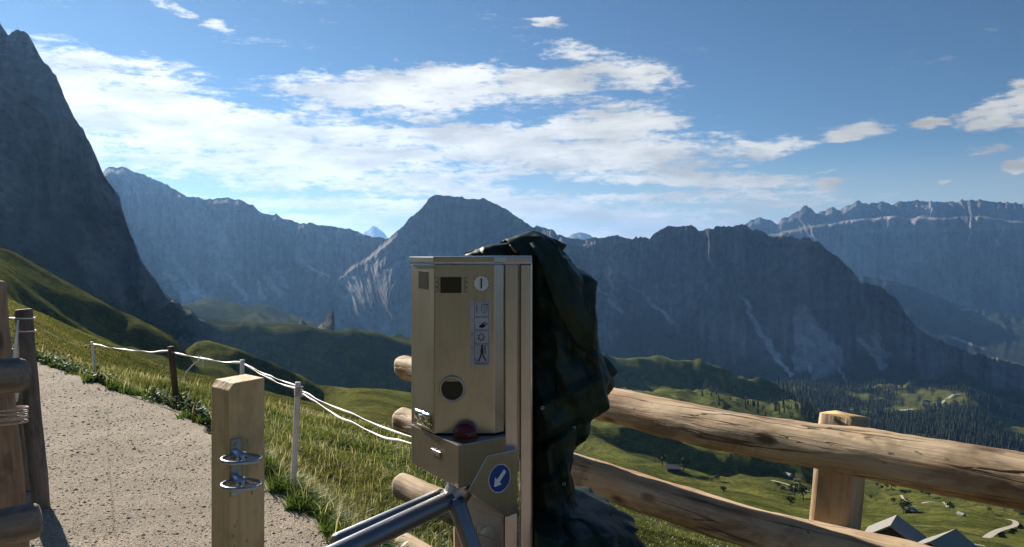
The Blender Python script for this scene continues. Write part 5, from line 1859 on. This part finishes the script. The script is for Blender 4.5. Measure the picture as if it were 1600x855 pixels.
    for k in range(12):
        a = 2 * math.pi * k / 12
        c = cc + (X0 * math.cos(a) + U0 * math.sin(a)) * 0.0225
        disc_bm(c, N0, 0.0017, 0.0012, 8, bm)
    lk('dial_mark', bm, M['ink_grey'], coin)
    # instruction sticker
    st = lk('instruction_sticker', plate([fp(735, 470, 0.0015), fp(765.5, 470, 0.0015), fp(765.5, 572, 0.0015), fp(735, 572, 0.0015)], N0, 0.001), M['sticker'])
    bm = bmesh.new()
    for k, (ya, yb_) in enumerate(((472, 494), (496, 515), (517, 537), (539, 566))):
        for (x0_, y0_, x1_, y1_) in ((741, ya, 764, ya + 0.7), (741, yb_, 764, yb_ + 0.7), (741, ya, 741.7, yb_), (763.4, ya, 764, yb_)):
            plate([fp(x0_, y0_, 0.0021), fp(x1_, y0_, 0.0021), fp(x1_, y1_ + 0.01, 0.0021), fp(x0_, y1_ + 0.01, 0.0021)], N0, 0.0004, bm)
        text_mesh(str(k + 1), 0.010, fp(736, ya + 6.5, 0.0022), X0, U0, N0, M['ink_grey'], st)
    plate([fp(742, 568, 0.0021), fp(763, 568, 0.0021), fp(763, 569.6, 0.0021), fp(742, 569.6, 0.0021)], N0, 0.0004, bm)
    lk('panel_frame', bm, M['ink_grey'], st)

    def poly(pts, bm):
        plate([fp(a, b, 0.0024) for a, b in pts], N0, 0.0005, bm)

    def line(pts, bm, r=0.0007):
        tube([fp(a, b, 0.0022) for a, b in pts], r, 5, True, bm)
    # panel 1 and 3: outline drawings, panel 2: hand with card, panel 4: walking figure
    bm = bmesh.new()
    line([(745, 476), (745, 490)], bm)
    line([(743.5, 478), (746.5, 481), (743.5, 484), (746.5, 487)], bm)
    line([(752, 480), (753, 488), (758, 489.5), (761, 485), (761, 477), (757, 474.5), (753, 477), (752, 480)], bm)
    line([(756, 478), (758, 482), (757, 487)], bm)
    line([(757, 476), (762, 475.5), (761, 479)], bm, 0.0012)
    for k in range(9):
        a = k * 0.9
        line([(752 + 5.5 * math.cos(a), 527 + 6.5 * math.sin(a)), (752 + 3.5 * math.cos(a + 1.2), 527 + 4 * math.sin(a + 1.2)), (752 + 6.5 * math.cos(a + 1.9), 527 + 7 * math.sin(a + 1.9))], bm, 0.0006)
    lk('outline_drawing', bm, M['ink_grey'], st)
    bm = bmesh.new()
    poly([(748, 511), (750, 508), (755, 506.5), (759, 507.5), (758, 511), (753, 512.8)], bm)
    line([(752, 507), (756, 504.5), (760, 505), (761.5, 508)], bm, 0.0013)
    poly([(750.5, 548), (752, 542.5), (754.2, 542.5), (755.5, 548), (755, 553), (751, 553)], bm)
    disc_bm(fp(753.2, 541, 0.0024), N0, 0.0034, 0.0005, 14, bm)
    line([(752, 553), (750.5, 558), (748, 564.5)], bm, 0.0019)
    line([(754, 553), (756, 558.5), (759.5, 564)], bm, 0.0019)
    line([(755, 545), (758, 541), (758, 553)], bm, 0.0011)
    line([(743, 562), (746, 563.5)], bm, 0.0011)
    lk('figure_drawing', bm, M['ink'], st)
    bm = bmesh.new()
    poly([(751, 510.5), (754, 508.6), (757, 509.2), (755, 511.2)], bm)
    lk('card_drawing', bm, M['ink_red'], st)
    # round reader
    rc = fp(706.5, 607.5, 0.0)
    bm = bmesh.new()
    ring_bm(rc + N0 * 0.003, N0, 0.0335, 0.0038, 48, 10, bm)
    rd = lk('reader_ring', bm, M['hub'], smooth=True)
    lk('reader_opening', disc_bm(rc + N0 * 0.0022, N0, 0.0312, 0.0015, 48), M['black'], rd)
    bm = bmesh.new()
    n = 16
    th = math.acos(0.021 / 0.0308)
    pts = [rc + N0 * 0.0034 + (X0 * math.sin(a) + U0 * math.cos(a)) * 0.0308 for a in np.linspace(-th, th, n)]
    plate(pts, N0, 0.0008, bm)
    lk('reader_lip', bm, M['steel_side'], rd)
    # crumpled shiny foil sticker on the left facet
    k = 14
    zf0, zf1 = EYE - (666 - HZ) / F * 2.33, EYE - (643 - HZ) / F * 2.33
    V = []
    for i in range(k):
        for j in range(k):
            w_ = 0.02 + 0.110 * j / (k - 1)
            z_ = zf0 + (zf1 - zf0) * i / (k - 1)
            off = 0.003 + 0.0045 * (1 + float(vn(np.array([i * 0.55]), np.array([j * 0.65]), 0, 5)[0])) * (0 < i < k - 1) * (0 < j < k - 1)
            V.append(lf(w_, z_, off))
    for (i, j) in ((0, 0),):
        pass
    fo = np_mesh('foil_sticker', np.array(V), grid_quads(k, k))
    fo_m = metal('crumpled_foil', (0.82, 0.80, 0.77), 0.16, (20, 20, 20), 0.1)
    fob = link('foil_sticker', fo, fo_m, door)
    # drawer head under the door
    T, Rr = Vector((-0.1435, 2.148, 0)), Vector((-0.018, 2.255, 0))
    wd = (Rr - T).normalized()
    wn = Vector((wd.y, -wd.x, 0))

    def rf(w, z, off=0.0):
        return Vector((T.x, T.y, z)) + wd * w + wn * off
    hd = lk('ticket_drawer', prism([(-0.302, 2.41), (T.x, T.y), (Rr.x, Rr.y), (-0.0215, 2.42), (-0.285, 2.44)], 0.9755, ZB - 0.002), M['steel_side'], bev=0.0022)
    ld = Vector((-0.302 - T.x, 2.41 - T.y, 0)).normalized()
    lnn = Vector((-ld.y, ld.x, 0))
    if lnn.y > 0:
        lnn = -lnn
    pc = Vector((T.x, T.y, 1.042)) + ld * 0.135
    bm = plate([pc + ld * a * 0.029 + U0 * b * 0.0078 + lnn * 0.0022 for a, b in ((-1, -1), (1, -1), (1, 1), (-1, 1))], lnn, 0.0015)
    npl = lk('name_plate', bm, M['zinc'], hd, 0.0004, 1)
    bm = plate([pc + ld * a * 0.024 + U0 * b * 0.0042 + lnn * 0.003 for a, b in ((-1, -1), (1, -1), (1, 1), (-1, 1))], lnn, 0.0008)
    lk('plate_field', bm, M['ink_grey'], hd)
    # red dome standing on the drawer at the foot of the door
    bm = bmesh.new()
    bmesh.ops.create_uvsphere(bm, u_segments=32, v_segments=20, radius=0.036, matrix=Matrix.Translation(P3(727, 679, 2.25)) @ Matrix.Diagonal((1, 0.9, 0.92, 1)))
    dome = lk('signal_lamp', bm, M['red_lens'], t, smooth=True)
    bm = bmesh.new()
    for zz in (0.006, 0.012):
        c = P3(727, 679, 2.25) + Vector((0, 0, zz))
        rad = math.sqrt(1 - (zz / 0.0331) ** 2) * 0.0355
        ring_bm(c, (0, 0, 1), rad, 0.0011, 40, 6, bm)
    lk('lens_rib', bm, M['red_lens'], dome, smooth=True)
    # cover with the arrow sign, extruded inward from the right face
    pts = [(0.030, 0.963), (0.096, 1.0475), (0.2075, 1.048), (0.2075, 0.868), (0.167, 0.8636)]
    bm = plate([rf(w_, z_, 0.003) for w_, z_ in pts][::-1], wn, 0.07)
    cov = lk('sign_cover', bm, M['steel'], bev=0.0018)
    sc = P3(776, 746, 2.245)
    ws = (sc - T).dot(wd)
    bm = disc_bm(rf(ws, sc.z, 0.0045), wn, 0.0395, 0.001, 56)
    s1 = lk('sign_rim', bm, M['arrow_white'], cov)
    bm = disc_bm(rf(ws, sc.z, 0.0053), wn, 0.0372, 0.001, 56)
    lk('sign_disc', bm, M['blue'], cov)
    a_ = R(225)
    e1, e2 = (math.cos(a_), math.sin(a_)), (-math.sin(a_), math.cos(a_))
    ap = [(0.0285, 0), (0.008, 0.0165), (0.008, 0.0062), (-0.0265, 0.0052), (-0.0265, -0.0052), (0.008, -0.0062), (0.008, -0.0165)]
    bm = plate([rf(ws + p_[0] * e1[0] + p_[1] * e2[0], sc.z + p_[0] * e1[1] + p_[1] * e2[1], 0.0061) for p_ in ap], wn, 0.0009)
    lk('sign_arrow', bm, M['arrow_white'], cov)
    # hub and the three arms
    hc = P3(724, 752, 2.225)
    ax = Vector((-0.36, -0.42, -0.62)).normalized()
    bm = bmesh.new()
    prof = [(-0.02, 0.034), (0.010, 0.034), (0.012, 0.042), (0.024, 0.042), (0.027, 0.037), (0.058, 0.036), (0.068, 0.033), (0.075, 0.026), (0.079, 0.014), (0.080, 0.004)]
    tube([hc + ax * a for a, _ in prof], [r for _, r in prof], 36, True, bm)
    hub = lk('turnstile_hub', bm, M['hub'], t, smooth=True)
    bm = bmesh.new()
    ring_bm(hc + ax * 0.004, ax, 0.0355, 0.0035, 36, 6, bm)
    lk('red_band', bm, M['ink_red'], hub, smooth=True)

    def arm(a, b, r):
        a, b = Vector(a), Vector(b)
        d = (b - a).normalized()
        L = (b - a).length
        pts = [a, a + d * 0.02, a + d * (L - 0.012), a + d * (L - 0.005), a + d * (L - 0.001), b]
        me = bm_mesh(tube(pts, [r, r, r, r * 0.93, r * 0.72, r * 0.4], 32), 'arm')
        o = link('turnstile_arm', me, M['arm'], t, smooth=True)
        return o
    arm(P3(700, 783, 2.175), P3(478, 890, 1.70), 0.0255)
    arm(P3(690, 776, 2.205), P3(522, 850, 1.93), 0.0225)
    arm(P3(712, 782, 2.165), P3(752, 900, 2.08), 0.0240)
    bm = box((-0.06, 2.42, 0.008), (0.34, 0.42, 0.016))
    lk('base_plate', bm, M['zinc'], ped, 0.002, 1)


build_machine()


# ------------------------------------------------------------------ tarpaulin pulled off the machine
def build_tarp():
    rows_py = np.concatenate([np.linspace(990, 800, 50)[:-1], np.linspace(800, 402, 210)[:-1], np.linspace(402, 361.5, 40)])
    # right and left outlines in pixels at the tarp's depth
    rp = np.array([(361, 838), (366, 850), (375, 866), (388, 877), (400, 885), (418, 897), (430, 912), (437, 917), (455, 918), (480, 922), (500, 925), (520, 929), (540, 938), (560, 946), (580, 950), (600, 947), (615, 944), (632, 934), (650, 921), (665, 917), (680, 908), (700, 895), (715, 891), (740, 893), (765, 897), (782, 900), (789, 935), (806, 965), (828, 992), (856, 1012), (990, 1060)], float)
    lp = np.array([(361, 828), (366, 812), (372, 800), (378, 782), (384, 760), (390, 745), (396, 736), (401, 733), (403, 834), (990, 834)], float)
    nc = 230
    Vs = []
    th = np.linspace(0, 2 * math.pi, nc, endpoint=False)
    for i, py in enumerate(rows_py):
        xr, xl = np.interp(py, rp[:, 0], rp[:, 1]), np.interp(py, lp[:, 0], lp[:, 1])
        # distance of the middle of the section and its half depth
        over = float(sstep(403, 398, py))
        yc = np.interp(py, [361, 380, 402, 403, 560, 780, 800, 990], [2.50, 2.50, 2.52, 2.53, 2.55, 2.50, 2.45, 2.40])
        hd = np.interp(py, [361, 370, 402, 403, 560, 700, 780, 800, 990], [0.02, 0.06, 0.10, 0.17, 0.20, 0.15, 0.15, 0.24, 0.34])
        z = EYE + (HZ - py) / F * yc
        xl_, xr_ = (xl - 800) / F * yc, (xr - 800) / F * yc
        if py > 403:
            xl_ = max(xl_, 0.068)
        cx, hw = 0.5 * (xl_ + xr_), 0.5 * (xr_ - xl_)
        ct, st_ = np.cos(th), np.sin(th)
        sup = 0.72
        X = cx + hw * np.sign(ct) * np.abs(ct) ** sup
        Yv = yc + hd * np.sign(st_) * np.abs(st_) ** sup
        Z = np.full(nc, z)
        Vs.append(np.stack([X, Yv, Z], -1))
    V = np.stack(Vs)
    n = len(rows_py)
    cen = V.mean(1, keepdims=True)
    d = V - cen
    d[..., 2] = 0
    L = np.linalg.norm(d, axis=-1, keepdims=True)
    d = d / np.maximum(L, 1e-4)
    x, y, z = V[..., 0], V[..., 1], V[..., 2]
    s = th[None] * 0.16 + 0 * x
    # the sheet falls in flat facets with sharp folds between them
    rg = np.random.default_rng(5)
    pyv = rows_py[:, None] + 0 * x
    low = sstep(500, 620, pyv)

    def facets(px_, py_, pz_, seed):
        """Distance to the nearest scattered seed, measured along the axes: flat facets meeting in creases."""
        ix, iy, iz = np.floor(px_).astype(np.int64), np.floor(py_).astype(np.int64), np.floor(pz_).astype(np.int64)
        best = np.full(px_.shape, 9.0)
        for a in (-1, 0, 1):
            for b in (-1, 0, 1):
                for c in (-1, 0, 1):
                    jx, jy, jz = ix + a, iy + b, iz + c
                    sx_ = jx + 0.5 + 0.45 * _h(jx, jy, jz, seed)
                    sy_ = jy + 0.5 + 0.45 * _h(jx, jy, jz, seed + 1)
                    sz_ = jz + 0.5 + 0.45 * _h(jx, jy, jz, seed + 2)
                    dd_ = np.maximum(np.maximum(np.abs(px_ - sx_), np.abs(py_ - sy_)), np.abs(pz_ - sz_))
                    best = np.minimum(best, dd_)
        return best
    disp = 0 * x
    for lam, amp_, seed, e_ in ((0.24, 0.070, 71, (0.5, 0.3, 0.2)), (0.11, 0.045, 81, (-0.4, 0.5, 0.7)), (0.055, 0.020, 91, (0.3, -0.6, 1.1))):
        rot = np.array(Matrix.Rotation(e_[0], 3, 'X') @ Matrix.Rotation(e_[1], 3, 'Y') @ Matrix.Rotation(e_[2], 3, 'Z'))
        X3 = np.stack([x + 0.45 * z, y, 0.55 * z - 0.2 * x], -1) @ rot.T / lam
        X3 = X3 + 0.25 * vn(x * 3, y * 3, z * 3, seed)[..., None]
        msk = 0.45 + 0.55 * sstep(-0.2, 0.3, vn(x / lam * 0.4, y / lam * 0.4, z / lam * 0.4, seed + 5))
        disp = disp - amp_ * (facets(X3[..., 0], X3[..., 1], X3[..., 2], seed) - 0.38) * msk
    sarc = np.where(np.sin(th)[None] < 0, x, 0.9 - x) + 0.35 * y
    for lam, am_, sl, sd_ in ((0.085, 0.026, 0.42, 1), (0.13, 0.030, -0.10, 2), (0.05, 0.012, 0.75, 3), (0.10, 0.016, -0.8, 4)):
        ph = (sarc + sl * z + 0.045 * vn(x * 5, y * 5, z * 3.5, 120 + sd_)) / lam
        f_ = ph - np.floor(ph)
        pl = np.where(f_ < 0.3, f_ / 0.3, (1 - f_) / 0.7)
        msk = sstep(-0.15, 0.35, vn(x * 3.5 + sd_, y * 3.5, z * 2.2, 130 + sd_) + (0.25 if abs(sl) < 0.5 else -0.1))
        disp = disp + am_ * (pl - 0.45) * msk
    amp = np.minimum(1.0, (L[..., 0] / 0.10)) * sstep(361, 372, pyv)
    V = V + d * (amp * disp - 0.002 * amp)[..., None]
    f3 = disp * 20
    ppx, ppy = 800 + V[..., 0] / V[..., 1] * F, HZ + (EYE - V[..., 2]) / V[..., 1] * F
    front = sstep(0.15, -0.35, np.sin(th))[None]
    for x0, y0, x1, y1, wd_, dp in ((846, 420, 902, 565, 16, -0.022), (842, 505, 936, 560, 12, 0.020), (838, 470, 868, 640, 12, -0.016), (842, 640, 934, 596, 13, 0.022), (846, 690, 914, 655, 11, -0.018),
                                    (848, 560, 872, 800, 13, 0.018), (866, 690, 884, 860, 10, -0.016), (842, 760, 880, 740, 10, 0.014), (880, 800, 985, 845, 16, 0.022), (860, 830, 960, 800, 14, -0.018), (880, 470, 925, 530, 9, 0.014)):
        ddx, ddy = x1 - x0, y1 - y0
        L2_ = ddx * ddx + ddy * ddy
        tt_ = ((ppx - x0) * ddx + (ppy - y0) * ddy) / L2_
        wob_ = 4 * vn(ppx / 25, ppy / 25, 0, x0)
        ds_ = np.abs((ppx - x0) * ddy - (ppy - y0) * ddx + wob_ * math.sqrt(L2_)) / math.sqrt(L2_)
        fold = np.maximum(0, 1 - ds_ / wd_) * sstep(-0.12, 0.1, tt_) * (1 - sstep(0.9, 1.12, tt_))
        V = V + d * (dp * fold * front * (pyv > 404))[..., None]
    pin = sstep(-0.45, -0.85, np.cos(th))[None] * (pyv > 403)
    V[..., 0] = V[..., 0] * (1 - pin) + 0.0645 * pin
    # stay clear of the machine's column and lid
    V[..., 0] = np.where((pyv > 401.5), np.maximum(V[..., 0], 0.0635 + 0.001 * f3), V[..., 0])
    V[..., 2] = np.where(pyv <= 402, np.maximum(V[..., 2], 1.5975), V[..., 2])
    cap = V[-1].mean(0)
    V2 = np.concatenate([V.reshape(-1, 3), [cap]])
    q = grid_quads(n, nc, True)
    tr = np.stack([np.full(nc, n * nc), (n - 1) * nc + np.arange(nc), (n - 1) * nc + (np.arange(nc) + 1) % nc], -1)
    me = np_mesh('tarp', V2, q, tr)
    t = thing('tarpaulin', (0.2, 2.5, 0), 'dark green crumpled tarpaulin pulled back over the right side of the ticket machine', 'tarpaulin')
    me.polygons.foreach_set('use_smooth', np.ones(len(me.polygons), bool))
    me.set_sharp_from_angle(angle=R(20))
    link('sheet', me, M['tarp'], t)
    for a_, b_ in ((884, 762), (871, 456), (902, 664), (848, 640)):
        pr = np.hypot(800 + V2[:, 0] / V2[:, 1] * F - a_, HZ + (EYE - V2[:, 2]) / V2[:, 1] * F - b_)
        c_ = np.argmin(V2[:, 1] + (pr > 7) * 10)
        bm = ring_bm(V2[c_] + np.array([0, -0.002, 0]), (0.25, -1, 0.1), 0.0042, 0.0013, 18, 6)
        link('eyelet', bm_mesh(bm, 'eyelet'), M['zinc'], t, smooth=True)
    # wide folded flap running down from the top and a stiff loop at the shoulder
    pts = [P3(838, 376, 2.40), P3(858, 400, 2.35), P3(876, 440, 2.325), P3(893, 480, 2.315), P3(911, 520, 2.335), P3(924, 556, 2.40), P3(930, 590, 2.50)]
    k = 40
    bm = bmesh.new()
    rows = []
    for i in range(k + 1):
        s_ = i / k * (len(pts) - 1)
        j = min(int(s_), len(pts) - 2)
        f = s_ - j
        p0, p1, p2, p3 = pts[max(j - 1, 0)], pts[j], pts[j + 1], pts[min(j + 2, len(pts) - 1)]
        c = 0.5 * ((2 * p1) + (p2 - p0) * f + (2 * p0 - 5 * p1 + 4 * p2 - p3) * f * f + (3 * p1 - p0 - 3 * p2 + p3) * f ** 3)
        w_ = 0.012 + 0.030 * math.sin(math.pi * (0.12 + 0.88 * i / k))
        row = []
        for a in range(13):
            g = a / 12 * 2 - 1
            off = 0.012 * (1 - g * g) + 0.006 * float(vn(np.array([i * 0.35]), np.array([a * 0.6]), 0, 66)[0])
            row.append(bm.verts.new(c + Vector((0.86, 0.05, 0.32)) * g * w_ + Vector((0, -1, 0)) * off))
        rows.append(row)
    for i in range(k):
        for a in range(12):
            bm.faces.new((rows[i][a], rows[i][a + 1], rows[i + 1][a + 1], rows[i + 1][a]))
    bmesh.ops.solidify(bm, geom=bm.faces[:], thickness=0.006)
    link('flap', bm_mesh(bm, 'flap'), M['tarp'], t, smooth=True)
    c = P3(905, 441, 2.50)
    lpts = [P3(884, 434, 2.5), P3(893, 436, 2.49), P3(899, 434.5, 2.48), P3(907, 433, 2.48), P3(914, 434.5, 2.49), P3(917, 441, 2.5), P3(916, 452, 2.5)]
    bm = tube(lpts, 0.0042, 8, True, None, flat=0.7)
    link('wire_loop', bm_mesh(bm, 'wire_loop'), M['strap'], t, smooth=True)


build_tarp()
